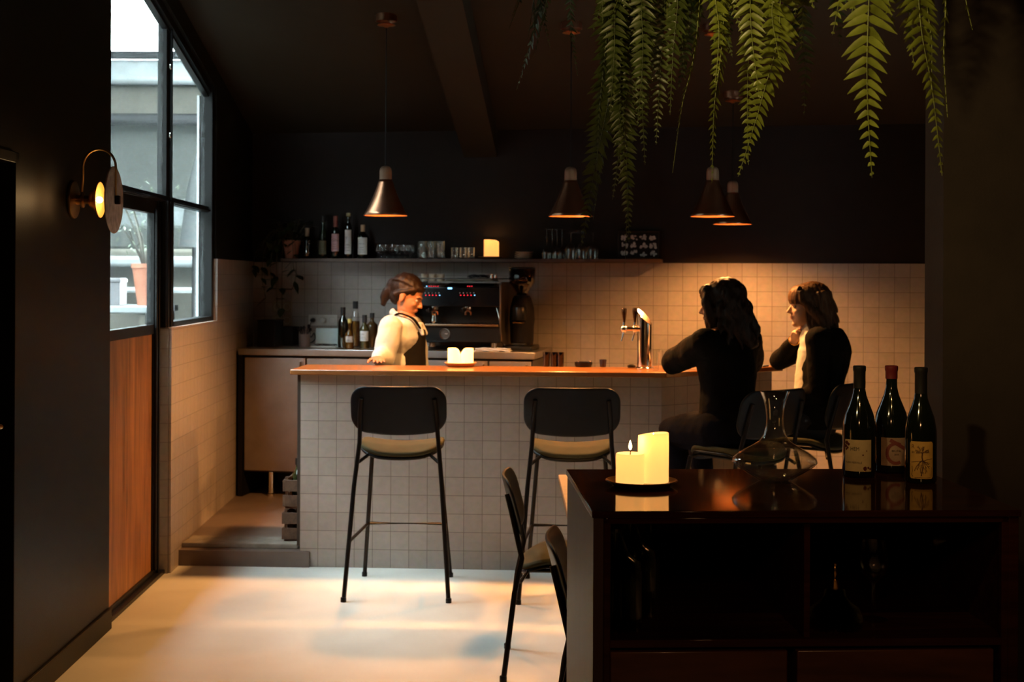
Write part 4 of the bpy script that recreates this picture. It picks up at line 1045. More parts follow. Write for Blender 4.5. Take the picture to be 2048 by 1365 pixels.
obj('needle', M().box(x-0.001, x+0.018, -0.281, -0.279, z-0.001, z+0.001), mat('needle_white', (0.7,0.65,0.6), 0.4), g)
m = M()
for u, v in ((957, 667), (962, 671), (965.5, 668), (968, 671), (973, 667)): dot(m, u, v, 0.0032, -0.277)
obj('badge_dots', m, CHROME, em)
x, z = mx(985, 605, -0.2)
k = obj('steam_knob', M().lathe([(0,0),(0.020,0),(0.022,0.004),(0.022,0.03),(0,0.03)], n=24, mt=Matrix.Translation((x+0.005, -0.25, z)) @ Matrix.Rotation(PI/2, 4, 'X')), BRSTEEL, em)
m = M().tube([(x+0.03,-0.25,z-0.012),(x+0.05,-0.27,z-0.06),(x+0.065,-0.28,z-0.115),(x+0.068,-0.28,z-0.125)], 0.005, 8)
obj('steam_wand', m, CHROME, em)
def on_machine(u, v, y): x = at_bw(u, v, -0.34+y).x; return BW @ Vector((x, -0.34+y, CZ+0.4555))
for i, (u, lab) in enumerate(((850, 'beige cup on the espresso machine, half hidden by the person in the apron'), (866, 'beige cup in the middle of three on the espresso machine'), (882, 'beige cup on the espresso machine, nearest the folded towel'))):
    c = obj('coffee_cup', M().lathe([(0,0),(0.020,0),(0.023,0.004),(0.0265,0.048),(0.027,0.05),(0.024,0.05),(0.021,0.008),(0,0.006)], n=28), mat('beige_stoneware', (0.46,0.38,0.27), 0.5), loc=on_machine(u, 556, -0.12)); tag(c, lab, 'cup', 'cups on the espresso machine')
def cloth(name, lab, pos, rz, wx, wy, h, mt, seed, layers=3):
    m = M(); rnd = random.Random(seed)
    nx_, ny_ = 16, 8
    for l in range(layers):
        vs = []
        for j in range(ny_+1):
            for i in range(nx_+1):
                x = (i/nx_-0.5)*wx*(1-0.04*l) + rnd.uniform(-1,1)*0.002; y = (j/ny_-0.5)*wy*(1-0.05*l)
                z = (l+0.7)*h/layers + 0.005*math.sin(i*0.9+l+seed)*math.cos(j*0.7+l)
                if i in (0, nx_): z -= 0.3*h/layers
                vs.append(Vector((x, y, max(0.002, z))))
        m.add(vs, [[j*(nx_+1)+i, j*(nx_+1)+i+1, (j+1)*(nx_+1)+i+1, (j+1)*(nx_+1)+i] for j in range(ny_) for i in range(nx_)])
    return tag(obj(name, m, mt, loc=pos, rz=rz, solid=0.005, sm=60), lab, 'towel')
p = on_machine(944, 559, -0.08); cloth('folded_towel', 'grey-green folded towel lying on top of the espresso machine', p, BWR, 0.33, 0.20, 0.022, mat('grey_green_towel', (0.22,0.22,0.17), 0.9), 4)
p = on_machine(958, 550, 0.10); cloth('folded_towel', 'dark crumpled cloth behind the grey-green towel on the espresso machine', p, BWR, 0.15, 0.12, 0.045, mat('dark_cloth', (0.03,0.025,0.025), 0.9), 9, 4)
for u, lab in ((983.5, 'small shiny metal jug on the espresso machine'), (991, 'small shiny metal jug at the right end of the espresso machine top')):
    tag(obj('metal_jug', M().lathe([(0,0),(0.013,0),(0.014,0.03),(0.011,0.042),(0.0125,0.05),(0.010,0.05),(0.009,0.04),(0,0.01)], n=20), CHROME, loc=on_machine(u, 552, -0.12 + 0.2*(u > 985)) + Vector((0, 0, 0.0 if u > 985 else 0.0)), ), lab, 'jug', 'metal jugs on the espresso machine')
p = at_bw(858, 642, fy+0.04); q_ = BW @ Vector((p.x, -0.34-0.20, CZ+0.178))
tag(obj('milk_jug', M().lathe([(0,0),(0.024,0),(0.026,0.02),(0.019,0.045),(0.021,0.062),(0.019,0.062),(0.017,0.045),(0,0.01)], n=28), CHROME, loc=q_), 'polished milk jug on the drip tray beside the person in the apron', 'jug')
# grinder
xg = at_bw(1044, 640, -0.36).x
gr = thing('coffee_grinder', 'tall black coffee grinder with a clear bean hopper', 'grinder'); gr.matrix_world = BW @ Matrix.Translation((xg, -0.36, CZ))
obj('body', M().lathe([(0,0.03),(0.072,0.03),(0.078,0.06),(0.080,0.16),(0.085,0.20),(0.080,0.28),(0.062,0.345),(0.05,0.362),(0,0.365)], n=40, sy=1.25), BLACKM, gr, sm=60)
obj('base', M().box(-0.105, 0.095, -0.15, 0.14, 0, 0.03).box(-0.05, 0.05, -0.145, -0.08, 0.03, 0.05), BLACKP, gr, bev=0.006)
obj('dosing_unit', M().lathe([(0,0),(0.045,0),(0.048,0.01),(0.048,0.085),(0.040,0.095),(0,0.095)], (0,-0.115,0.20), 30), BLACKP, gr)
obj('fork', M().tube([(-0.03,-0.10,0.185),(-0.03,-0.165,0.185),(0.03,-0.165,0.185),(0.03,-0.10,0.185)], 0.005, 8), BRASS, gr)
hp = obj('hopper', M().lathe([(0.036,0.365),(0.038,0.385),(0.060,0.415),(0.084,0.445),(0.088,0.47),(0.088,0.545)], n=48), glass_mat('smoked_hopper', (0.35,0.27,0.25)), gr, solid=0.002)
obj('lid', M().lathe([(0,0.553),(0.085,0.553),(0.090,0.548),(0.090,0.541),(0,0.541)], n=40), BLACKP, hp)
m = M(); rnd = random.Random(8)
for i in range(260):
    z = rnd.uniform(0.39, 0.475); rm = 0.03 + max(0, (z-0.385))*0.85; a = rnd.uniform(0, 6.28); r = math.sqrt(rnd.random())*min(rm, 0.076)
    m.ball((r*math.cos(a), r*math.sin(a), z), (0.005, 0.0035, 0.003), 6)
o = obj('beans', m, mat('coffee_beans', (0.05,0.022,0.012), 0.4), hp); o['kind'] = 'stuff'

# things on the steel worktop
def on_ct(u, y): a = at_bw(u, 690, y); return BW @ Vector((a.x, y, CZ))
def bottle(name, lab, pos, H, R, nk, prof=None, glass=None, cap=(0.01,0.01,0.01), capf=0.86, label=None, group=None, liquid=None, text=None, sh=0.55):
    t = thing(name, lab, 'bottle', pos, 0, group)
    pr = prof or [(0,0),(R*0.93,0),(R,0.005),(R,H*sh),(R*0.92,H*(sh+0.06)),(nk*1.3,H*(sh+0.15)),(nk,H*(sh+0.19)),(nk,H*0.97),(nk*1.1,H*0.975),(nk*1.1,H*0.99),(0,H*0.99)]
    obj('glass', M().lathe(pr, n=32), glass or BOT, t, sm=55)
    if liquid: obj('liquid', M().lathe([(0,0.004),(R*0.9,0.006),(R*0.9,H*sh*0.92),(0,H*sh*0.92)], n=28), liquid, t)
    obj('cap', M().lathe([(nk*1.02,H*capf),(nk*1.22,H*capf),(nk*1.22,H),(0,H)], n=24), mat('cap_%d_%d' % (int(cap[0]*999), int(cap[1]*999)), cap, 0.5), t)
    if label:
        col, z0, z1 = label[:3]
        lb = obj('front_label', patch(R+0.0006, -R*0.98, R*0.98, H*z0, H*z1, 0.0), mat('label_%d_%d_%d' % tuple(int(c*999) for c in col), col, 0.7), t)
        ink = M()
        if text: 
            for (s_, size, zz_, sq) in text: text_on(ink, s_, size, -R*0.75, H*zz_, R+0.0011, 0, 0, sq)
        for j in range(3):
            zz_ = H*(z0 + (z1-z0)*(0.14+0.13*j)); stroke(ink, [(-R*0.6, zz_), (R*(0.55-0.15*j), zz_)], 0.0022, R+0.001, 0, 0)
        obj('lettering', ink, mat('grey_print', (0.10,0.09,0.09), 0.7), lb)
    return t
AMB = mat('amber_liquor', (0.30,0.12,0.02), 0.05, trans=0.6); 
CLR = GLASS
G1 = 'bottles on the steel worktop'
H = 0.285
bottle('liquor_bottle', 'tall dark liquor bottle with a black neck, leftmost on the steel worktop', on_ct(686, -0.42), 0.275, 0.034, 0.0145, group=G1, capf=0.80, sh=0.60)
bottle('liquor_bottle', 'squat amber liqueur bottle with an oval pale label and yellow neck', on_ct(699, -0.56), 0.20, 0.030, 0.011, glass=mat('amber_glass', (0.12,0.055,0.008), 0.06, trans=0.3), cap=(0.55,0.42,0.12), group=G1, label=((0.42,0.40,0.38), 0.22, 0.42), sh=0.45)
bottle('liquor_bottle', 'whisky bottle with a pale neck and dark cap behind the oval label bottle', on_ct(710.5, -0.34), 0.315, 0.033, 0.0145, glass=GLASS, liquid=AMB, group=G1, capf=0.84, sh=0.62)
bottle('liquor_bottle', 'square shouldered bottle with a white label beside the white sleeve', on_ct(729, -0.48), 0.225, 0.0335, 0.013, glass=mat('green_amber_glass', (0.05,0.04,0.012), 0.06), group=G1, capf=0.78, label=((0.62,0.62,0.60), 0.22, 0.52), text=(('1791', 0.014, 0.40, 1.0),), sh=0.55)
bottle('liquor_bottle', 'dark bottle with a curled black stopper between the white label bottle and the sleeve', on_ct(744, -0.33), 0.235, 0.040, 0.013, glass=mat('brown_glass', (0.06,0.03,0.01), 0.06), group=G1, sh=0.60)
cbp = on_ct(654, -0.10); 
tag(obj('cutting_board', M().box(-0.085, 0.085, -0.008, 0.008, 0, 0.118, Matrix.Rotation(-0.10, 4, 'X')), mat('pale_board', (0.60,0.68,0.66), 0.45), loc=cbp, rz=BWR, bev=0.004), 'pale board leaning on the tiles under the triple socket', 'board')
tag(obj('paper_sheet', M().box(-0.09, 0.09, -0.10, 0.10, 0, 0.003), mat('white_paper', (0.65,0.70,0.70), 0.6), loc=on_ct(655, -0.30), rz=BWR), 'white sheet lying on the steel worktop under a thin cable', 'paper')
m = M(); rnd = random.Random(2); pts = []
for i in range(26): pts.append((0.07*math.sin(i*0.9)+rnd.uniform(-.015,.015), -0.02+0.05*math.cos(i*0.61), 0.008+0.004*(i % 3)))
tag(obj('loose_cable', M().tube(smooth_path(pts, 4), 0.0018, 6), BLACKP, loc=on_ct(653, -0.30), rz=BWR), 'thin black cable coiled on the white sheet', 'cable')
t = thing('utensil_mug', 'grey mug holding dark spoons and brushes', 'mug', on_ct(609, -0.34))
obj('mug', M().lathe([(0,0),(0.036,0),(0.039,0.004),(0.040,0.085),(0.037,0.085),(0.035,0.008),(0,0.006)], n=30), mat('grey_stoneware', (0.16,0.12,0.11), 0.6), t)
m = M()
for a, b, h in ((0.02,0.0,0.14),(-0.018,0.01,0.125),(0.0,-0.02,0.13),(-0.025,-0.01,0.12),(0.024,0.012,0.115)): m.tube([(a*0.4,b*0.4,0.01),(a,b,h*0.8),(a*1.4,b*1.4,h)], [0.003,0.003,0.007], 8); m.ball((a*1.5,b*1.5,h), (0.012,0.008,0.014), 10)
obj('utensils', m, BLACKM, t)
b_ = thing('card_terminal', 'tall black box at the left end of the steel worktop', 'box', on_ct(541, -0.37), BWR); b_.name = 'black_storage_box'
obj('body', M().box(-0.062, 0.062, -0.09, 0.09, 0, 0.172), BLACKM, b_, bev=0.004); obj('lid', M().box(-0.065, 0.065, -0.093, 0.093, 0.172, 0.184), BLACKM, b_, bev=0.003)
b_ = thing('black_storage_box', 'lower black box in front of the mug of spoons', 'box', on_ct(577, -0.19), BWR)
obj('body', M().box(-0.052, 0.052, -0.07, 0.07, 0, 0.120), BLACKM, b_, bev=0.004); obj('lid', M().box(-0.055, 0.055, -0.073, 0.073, 0.120, 0.130), BLACKM, b_, bev=0.003)
cloth('folded_towel', 'white folded towel on the steel worktop in front of the espresso machine', on_ct(986, -0.66), BWR, 0.24, 0.10, 0.020, mat('white_towel', (0.55,0.50,0.46), 0.9), 3)
# sockets
def socket_plate(lab, u, v, w_, n, h=0.078, group='socket plates on the tiles', pl=None):
    a = at_bw(u, v, -0.012); t = thing('socket_plate', lab, 'socket', BW @ Vector((a.x, -0.0105, a.z)), BWR, group)
    obj('cover', M().box(-w_/2, w_/2, -0.010, 0, -h/2, h/2), pl or mat('white_plastic', (0.58,0.52,0.47), 0.4), t, bev=0.003)
    for i in range(n):
        x = (i-(n-1)/2)*0.071
        o = obj('socket', M().lathe([(0.0,0.002),(0.018,0.002),(0.022,0.012),(0.026,0.012),(0.026,0.0),(0,0.0)], n=28, mt=Matrix.Translation((x, 0.001, 0)) @ Matrix.Rotation(PI/2, 4, 'X')), mat('socket_plastic', (0.48,0.43,0.38), 0.4), t)
        m = M(); m.lathe([(0,0.002),(0.0025,0.002),(0.0025,0.0045),(0,0.0045)], n=8, mt=Matrix.Translation((x-0.009, 0.0, 0)) @ Matrix.Rotation(PI/2, 4, 'X')); m.lathe([(0,0.002),(0.0025,0.002),(0.0025,0.0045),(0,0.0045)], n=8, mt=Matrix.Translation((x+0.009, 0.0, 0)) @ Matrix.Rotation(PI/2, 4, 'X'))
        obj('holes', m, BLACKM, o)
    return t, BW @ Vector((a.x, 0, a.z))
tt, sp_ = socket_plate('white triple socket plate on the tiles above the cutting board', 646, 641, 0.212, 3)
socket_plate('beige double socket plate under the trailing plant, upper of two', 565, 614, 0.145, 2, pl=mat('beige_plastic', (0.36,0.29,0.20), 0.5))
socket_plate('beige double socket plate behind the black box, lower of two', 565, 641, 0.145, 2, pl=mat('beige_plastic', (0.36,0.29,0.20), 0.5))
a = at_bw(624, 641, -0.05)
pg = thing('power_plug', 'black plug and cable in the left socket of the white triple plate', 'plug', BW @ Vector((a.x, -0.0225, a.z)), BWR)
obj('plug', M().lathe([(0,0),(0.017,0),(0.018,0.01),(0.012,0.035),(0,0.036)], n=20, mt=Matrix.Rotation(PI/2, 4, 'X')), BLACKP, pg)
obj('cable', M().tube(smooth_path([(0,-0.03,0),(-0.01,-0.045,-0.05),(0.0,-0.05,-0.12),(0.03,-0.07,-0.09),(0.045,-0.09,-0.13),(0.02,-0.1,-0.155),(-0.02,-0.11,-0.165)], 6), 0.0035, 8), BLACKP, pg)
a = at_bw(646, 641, -0.05)
tag(obj('power_plug', M().lathe([(0,0),(0.018,0),(0.018,0.018),(0.013,0.030),(0,0.031)], n=20, mt=Matrix.Rotation(PI/2, 4, 'X')), mat('white_plug', (0.6,0.55,0.5), 0.4), loc=BW @ Vector((a.x, -0.0225, a.z)), rz=BWR), 'round white plug in the middle socket of the triple plate', 'plug')

# ---------------------------------------------------------------- wall shelf
sx0 = at_bw(563, 522, -0.17).x; sx1 = at_bw(1322, 525, -0.17).x
ws = thing('wall_shelf', 'long thin dark wooden shelf above the tiles holding bottles and glasses', 'shelf'); ws.matrix_world = BW
obj('board', M().box(sx0, sx1, -0.19, 0.0, 1.694, 1.717), SHELFW, ws, bev=0.002)
for k in range(5):
    x = sx0+0.1+(sx1-sx0-0.2)*k/4; obj('bracket', M().box(x-0.012, x+0.012, -0.15, 0, 1.6925, 1.694), BLACKM, ws)
SZ2 = 1.717
def on_sh(u, y=-0.11): a = at_bw(u, 515, y); return BW @ Vector((a.x, y, SZ2))
k = 9.95/FL
G2 = 'bottles on the wall shelf'
t = bottle('shelf_bottle', 'small dark square bottle with white letters, leftmost on the shelf', on_sh(614), 62*k, 0.030, 0.013, cap=(0.30,0.24,0.17), group=G2, capf=0.72, sh=0.55)
ink = M(); text_on(ink, 'C', 0.032, 0.006, 0.105, 0.0306, 0.1, 0, 1.0); text_on(ink, 'Z', 0.036, 0.002, 0.018, 0.0306, 0.1, 0, 1.0)
obj('lettering', ink, mat('white_print', (0.5,0.48,0.46), 0.6), t)
obj('neck_band', M().lathe([(0.0138,0.165),(0.0145,0.165),(0.0145,0.185),(0.0138,0.185)], n=20), mat('cork', (0.40,0.27,0.17), 0.8), t)
bottle('shelf_bottle', 'tall dark green bottle next to the pink label bottle', on_sh(646), 86*k, 0.031, 0.0145, glass=mat('green_bottle', (0.010,0.016,0.006), 0.08, coat=0.4), group=G2, label=((0.07,0.06,0.03), 0.10, 0.42), sh=0.50)
bottle('shelf_bottle', 'bottle with a pink label and a red-brown neck', on_sh(671), 86*k, 0.031, 0.0135, glass=BOT, cap=(0.18,0.04,0.025), capf=0.72, group=G2, label=((0.44,0.24,0.24), 0.17, 0.58), text=(('GIN', 0.026, 0.40, 1.0),), sh=0.58)
bottle('shelf_bottle', 'tallest bottle on the shelf, slim with a long white label', on_sh(696.5), 92*k, 0.027, 0.0125, glass=BOT, cap=(0.36,0.33,0.18), capf=0.93, group=G2, label=((0.52,0.48,0.45), 0.10, 0.63), text=(('Y', 0.026, 0.42, 1.0), ('GRAPPA', 0.011, 0.28, 0.9)), sh=0.62)
bottle('shelf_bottle', 'broad bottle with a white label and a cork stopper, rightmost of the shelf bottles', on_sh(725.5), 68*k, 0.039, 0.0125, glass=BOT, cap=(0.42,0.27,0.16), capf=0.80, group=G2, label=((0.54,0.52,0.47), 0.12, 0.62), text=(('MEZCAL', 0.012, 0.42, 1.0),), sh=0.62)
def snifter(): return M().lathe([(0,0),(0.028,0),(0.028,0.002),(0.006,0.005),(0.004,0.02),(0.012,0.028),(0.033,0.048),(0.037,0.066),(0.028,0.098),(0.027,0.098),(0.035,0.066),(0.030,0.048),(0,0.030)], n=28)
base = None
for i, (u, y) in enumerate(((762, -0.13), (787, -0.13), (810, -0.13), (774, -0.06), (799, -0.06), (821, -0.06))):
    lab = ('tulip shaped stem glass at the shelf edge, %s' % ('beside the cork stoppered bottle', 'middle of the front three', 'nearest the tall tumblers')[i]) if i < 3 else 'tulip shaped stem glass in the rear row, %s' % ('nearest the cork stoppered bottle', 'middle of the rear three', 'nearest the tall tumblers')[i-3]
    if base is None: base = obj('stem_glass', snifter(), GLASS, loc=on_sh(u, y), sm=60); tag(base, lab, 'glass', 'tulip stem glasses on the shelf')
    else: dup(base, on_sh(u, y), None, lab)
base = None
tall = M().lathe([(0,0),(0.025,0),(0.027,0.004),(0.031,0.122),(0.0295,0.122),(0.0255,0.012),(0,0.010)], n=28)
for i, (u, y) in enumerate([(845, -0.15), (864, -0.15), (882, -0.15), (842, -0.07), (860, -0.07), (879, -0.07)]):
    lab = ['tall tumbler at the shelf edge, nearest the tulip glasses', 'tall tumbler in the middle of the front row on the shelf', 'tall tumbler at the shelf edge, nearest the short tumblers'][i] if i < 3 else 'tall tumbler in the rear row, %s' % ('nearest the tulip glasses', 'between two others', 'nearest the short tumblers')[i-3]
    if base is None: base = obj('tall_tumbler', tall, GLASS, loc=on_sh(u, y), sm=60); tag(base, lab, 'glass', 'tall tumblers on the shelf')
    else: dup(base, on_sh(u, y), None, lab)
base = None
short = M().lathe([(0,0),(0.023,0),(0.025,0.004),(0.027,0.078),(0.0255,0.078),(0.0235,0.012),(0,0.010)], n=28)
for i, (u, y) in enumerate([(909, -0.15), (926, -0.15), (942, -0.15), (917, -0.07), (934, -0.07)]):
    lab = ['short tumbler at the shelf edge, nearest the tall tumblers', 'short tumbler in the middle of the front row on the shelf', 'short tumbler with an orange reflection, nearest the shelf candle'][i] if i < 3 else 'short tumbler in the rear row, %s' % ('nearest the tall tumblers', 'nearest the shelf candle')[i-3]
    if base is None: base = obj('short_tumbler', short, GLASS, loc=on_sh(u, y), sm=60); tag(base, lab, 'glass', 'short tumblers on the shelf')
    else: dup(base, on_sh(u, y), None, lab)
pc2 = on_sh(981, -0.10)
plate('candle_plate', 'brown plate under the candle on the wall shelf', pc2, 0.085, mat('brown_clay_plate', (0.26,0.13,0.06), 0.6), 0.014)
cz2 = SZ2+0.006
e_ = candle('pillar_candle', 'glowing orange candle with a melted corner on the wall shelf', (pc2.x+0.006, pc2.y, cz2), 0.052, 0.128, lambda a: 0.018*max(0, math.cos(a+0.3))**2, 0.9, seed=4, well=0.03)
lamp('candle_light', e_, 0.45, (1.0,0.50,0.16), 0.01)
sc_ = obj('saucer', M().lathe([(0,0),(0.035,0),(0.040,0.002),(0.062,0.009),(0.062,0.011),(0.038,0.005),(0,0.004)], n=36), WHITECER, loc=on_sh(1047)); tag(sc_, 'pale saucer at the bottom of the small stack on the shelf', 'saucer', 'saucers stacked on the shelf')
for i, lab in enumerate(('pale saucer second from the bottom of the shelf stack', 'pale saucer second from the top of the shelf stack', 'pale saucer on top of the shelf stack')): dup(sc_, on_sh(1047+(0.8*i))+Vector((0, 0, 0.0125*(i+1))), None, lab)
base = None
fl_ = M().lathe([(0,0.205),(0.030,0.205),(0.030,0.203),(0.005,0.199),(0.0035,0.18),(0.0035,0.095),(0.010,0.085),(0.028,0.06),(0.0335,0.035),(0.030,0.0),(0.029,0.0),(0.032,0.035),(0.026,0.062),(0,0.080)], n=32)
for i, (u, y) in enumerate([(1093, -0.14), (1104, -0.07), (1114, -0.14), (1124, -0.03)]):
    lab = 'slim wine glass upside down on the shelf, %s' % ('nearest the saucers', 'behind the first of its row', 'at the shelf edge, nearest the fern tip', 'half hidden at the rear of its group')[i]
    if base is None: base = obj('wine_glass', fl_, GLASS, loc=on_sh(u, y), sm=60); tag(base, lab, 'glass', 'slim upside-down wine glasses')
    else: dup(base, on_sh(u, y), None, lab)
base = None
bg_ = M().lathe([(0,0.180),(0.036,0.180),(0.036,0.178),(0.006,0.173),(0.004,0.16),(0.005,0.115),(0.020,0.105),(0.040,0.080),(0.0425,0.055),(0.036,0.0),(0.035,0.0),(0.0415,0.055),(0.038,0.080),(0,0.103)], n=36)
for i, u in enumerate((1142, 1163, 1186)):
    lab = 'round-bowled wine glass standing upside down, %s' % ('nearest the slim glasses', 'behind the hanging fern tip', 'nearest the framed picture')[i]
    if base is None: base = obj('wine_glass', bg_, GLASS, loc=on_sh(u, -0.12), sm=60); tag(base, lab, 'glass', 'round-bowled upside-down wine glasses')
    else: dup(base, on_sh(u, -0.12), None, lab)
# framed picture leaning on the wall
a = on_sh(1277, -0.06)
fp = thing('framed_picture', 'small black framed sheet with a grid of twelve black and white prints on the shelf', 'picture', a, BWR)
fw, fh = 0.285, 0.195
R_ = Matrix.Rotation(-0.10, 4, 'X')
m = M()
for x0, x1, z0, z1 in ((-fw/2,fw/2,0,0.012),(-fw/2,fw/2,fh-0.012,fh),(-fw/2,-fw/2+0.012,0.012,fh-0.012),(fw/2-0.012,fw/2,0.012,fh-0.012)): m.box(x0, x1, -0.012, 0.012, z0, z1, R_)
obj('frame', m, mat('dark_frame', (0.03,0.022,0.018), 0.25), fp, bev=0.002)
m = M().box(-fw/2+0.01, fw/2-0.01, 0.0, 0.004, 0.01, fh-0.01, R_); obj('black_sheet', m, BLACKM, fp)
m = M(); rnd = random.Random(21)
for r in range(3):
    for c_ in range(4):
        cx = -0.0975 + c_*0.065; cz_ = 0.042+r*0.053
        for kk in range(9):
            w_ = rnd.uniform(0.006,0.012); h_ = rnd.uniform(0.006,0.014); xx = cx+rnd.uniform(-0.019,0.019); zq = cz_+rnd.uniform(-0.014,0.014)
            m.add([R_ @ Vector((xx+w_*math.cos(2*PI*i/9)*rnd.uniform(.7,1.1), -0.0006-0.0001*kk, zq+h_*math.sin(2*PI*i/9)*rnd.uniform(.7,1.1))) for i in range(9)], [list(range(9))])
obj('print_shapes', m, mat('offwhite_print', (0.50,0.46,0.42), 0.7, vscale=80, var=0.35), fp)
# trailing plant in a terracotta pot at the shelf's left end
pp = on_sh(556, -0.11) ; pp.z = SZ2
sx = BW @ Vector((sx0+0.05, -0.10, SZ2))
tp = thing('trailing_plant', 'dark trailing pothos in a terracotta pot at the left end of the shelf', 'plant', sx)
obj('pot', M().lathe([(0,0),(0.045,0),(0.058,0.10),(0.064,0.10),(0.066,0.13),(0.058,0.13),(0.054,0.105),(0,0.10)], n=32), TERRA, tp)
m = M(); rnd = random.Random(6); ms = M()
def leaf(m, p, d, L):
    d = d.normalized(); s = d.cross(Vector((0,0,1))); s = s.normalized() if s.length > 0.1 else Vector((1,0,0)); u_ = s.cross(d)
    q = [p]
    for f, w_ in ((0.08,0.55),(0.3,1.0),(0.6,0.8),(0.85,0.35)):
        c = p + d*L*f - Vector((0,0,1))*L*0.25*f*f; q += [c - s*L*0.36*w_, c + u_*L*0.06*0 - Vector((0,0,0.05*L)), c + s*L*0.36*w_]
    q.append(p + d*L - Vector((0,0,1))*L*0.25)
    fs = [[0,1,2],[0,2,3]]
    for k_ in range(3):
        a_ = 1+3*k_; fs += [[a_,a_+3,a_+4,a_+1],[a_+1,a_+4,a_+5,a_+2]]
    fs += [[10,13,11],[11,13,12]]
    m.add(q, fs)
for (tx, tz, n_) in ((-0.20,-0.28,9),(-0.10,-0.34,11),(-0.06,-0.42,12),(0.04,-0.22,7),(-0.26,-0.10,8),(-0.14,-0.20,8),(0.02,-0.12,6),(-0.24,0.02,7)):
    pts = smooth_path([(0,0,0.11),(tx*0.45,-0.05+rnd.uniform(-.04,.02),0.20),(tx*0.9,-0.06,0.06),(tx,-0.05,tz*0.5),(tx*0.95+rnd.uniform(-.03,.03),-0.05,tz)], 5)
    ms.tube(pts, 0.0022, 5)
    for i in range(n_): 
        p = pts[int((i+1)/n_*(len(pts)-1))]; leaf(m, p, Vector((rnd.uniform(-1,1), rnd.uniform(-1,0.2), rnd.uniform(-0.8,0.3))), rnd.uniform(0.05,0.085))
for i in range(34):
    a = rnd.uniform(0, 6.28); r = rnd.uniform(0.03, 0.15); z = rnd.uniform(0.13, 0.28)
    p = Vector((r*math.cos(a), -0.0+min(0.06, r*math.sin(a)), z)); ms.tube([(0,0,0.10), p], 0.0018, 5); leaf(m, p, Vector((math.cos(a), min(0.2, math.sin(a)), rnd.uniform(-0.3,0.4))), rnd.uniform(0.05,0.085))
lv = obj('leaves', m, leaf_mat('pothos_leaf', (0.06,0.085,0.03)), tp, fixn=False, sm=60); lv['kind'] = 'stuff'
obj('vines', ms, mat('vine_stem', (0.07,0.06,0.03), 0.6), tp)

# ---------------------------------------------------------------- on the bar
def on_bar(u, v):
    Y = (HC-BZ)*FL/((v-555.0) - ROLL*(u-1024.0)); p = P(u, v, Y); return Vector((p.x, p.y, BZ))
pb = on_bar(921, 733.5)
plate('candle_plate', 'orange-brown clay plate under the two candles on the bar', pb, 0.092, mat('orange_clay_plate', (0.45,0.22,0.10), 0.6), 0.022)
for s, lab, sd in ((-1, 'glowing cream candle on the bar plate, its rim dipping towards its twin', 5), (1, 'glowing cream candle on the bar plate, the one nearer the beer tap', 6)):
    c_ = Vector((pb.x + s*0.0365, pb.y, BZ+0.006))
    e_ = candle('pillar_candle', lab, c_, 0.036, 0.098, (lambda a, s=s: 0.034*max(0, -s*math.cos(a))**3), 4.2, seed=sd, well=0.022, group='candles on the bar plate')
    lamp('candle_light', e_, 1.5, (1.0,0.55,0.2), 0.01)
# beer tap
tb_ = on_bar(1289, 738)
bt2 = thing('beer_tap_tower', 'shiny steel beer tower with slanted top and two tap handles', 'beer tap', tb_)
R = 0.041; n = 40; zt = 0.335; vs = []; 
for zf in (lambda a: 0.0, lambda a: zt-0.045+0.045*-math.cos(a+0.5)): vs += [Vector((R*math.cos(2*PI*i/n), R*math.sin(2*PI*i/n), zf(2*PI*i/n))) for i in range(n)]
obj('column', M().add(vs, [[i, (i+1) % n, (i+1) % n+n, i+n] for i in range(n)] + [list(range(n, 2*n))] + [list(range(n))[::-1]]), CHROME, bt2, bev=0.002)
obj('base_ring', M().lathe([(0.041,0),(0.052,0),(0.052,0.006),(0.046,0.012),(0.041,0.012)], n=40), CHROME, bt2)
for dx, dy, hx in ((-0.118, -0.02, 0), (-0.055, 0.02, 0)):
    tp_ = obj('tap', M().tube([(-0.03, dy, 0.222), (dx, dy, 0.222)], 0.0115, 16).ball((dx, dy, 0.222), 0.021, 20).tube([(dx, dy, 0.215), (dx-0.004, dy-0.01, 0.19), (dx-0.014, dy-0.015, 0.155)], [0.006,0.005,0.004], 10).tube([(dx, dy, 0.235), (dx+0.002, dy, 0.262)], 0.007, 10), CHROME, bt2)
    obj('tap_handle', M().lathe([(0,0),(0.007,0),(0.008,0.01),(0.011,0.03),(0.0145,0.06),(0.0145,0.074),(0.012,0.080),(0,0.082)], (dx+0.002, dy, 0.258), 20), mat('dark_handle', (0.10,0.06,0.04), 0.12, 0.8), tp_)
def rear_bar(u): return on_bar(u, 733.8 if u > 1000 else 730.5)
dk = glass_mat('dark_tumbler_glass', (0.16,0.12,0.10)); base = None
for i, (u, vv) in enumerate(((1093, 733.6), (1108, 733.8), (1121, 734.0))):
    lab = 'dark glass tumbler on the rear edge of the bar, %s' % ('nearest the espresso machine', 'middle of three', 'nearest the black bowl')[i]
    if base is None: base = obj('dark_tumbler', M().lathe([(0,0),(0.018,0),(0.019,0.003),(0.021,0.082),(0.0198,0.082),(0.018,0.008),(0,0.006)], n=28), dk, loc=on_bar(u, vv), sm=60); tag(base, lab, 'glass', 'dark tumblers on the bar')
    else: dup(base, on_bar(u, vv), None, lab)
t = thing('black_bowl', 'low black bowl with steel clips on the rear edge of the bar', 'bowl', on_bar(1167, 734.2))
obj('bowl', M().lathe([(0,0),(0.045,0),(0.050,0.012),(0.051,0.028),(0.048,0.028),(0.045,0.008),(0,0.006)], n=36), BLACKP, t)
m = M()
for dx in (-0.03, 0.035): m.tube([(dx, -0.02, 0.004), (dx, -0.035, 0.034)], 0.003, 8); m.ball((dx, -0.035, 0.034), 0.005, 8)
obj('clip', m, CHROME, t)
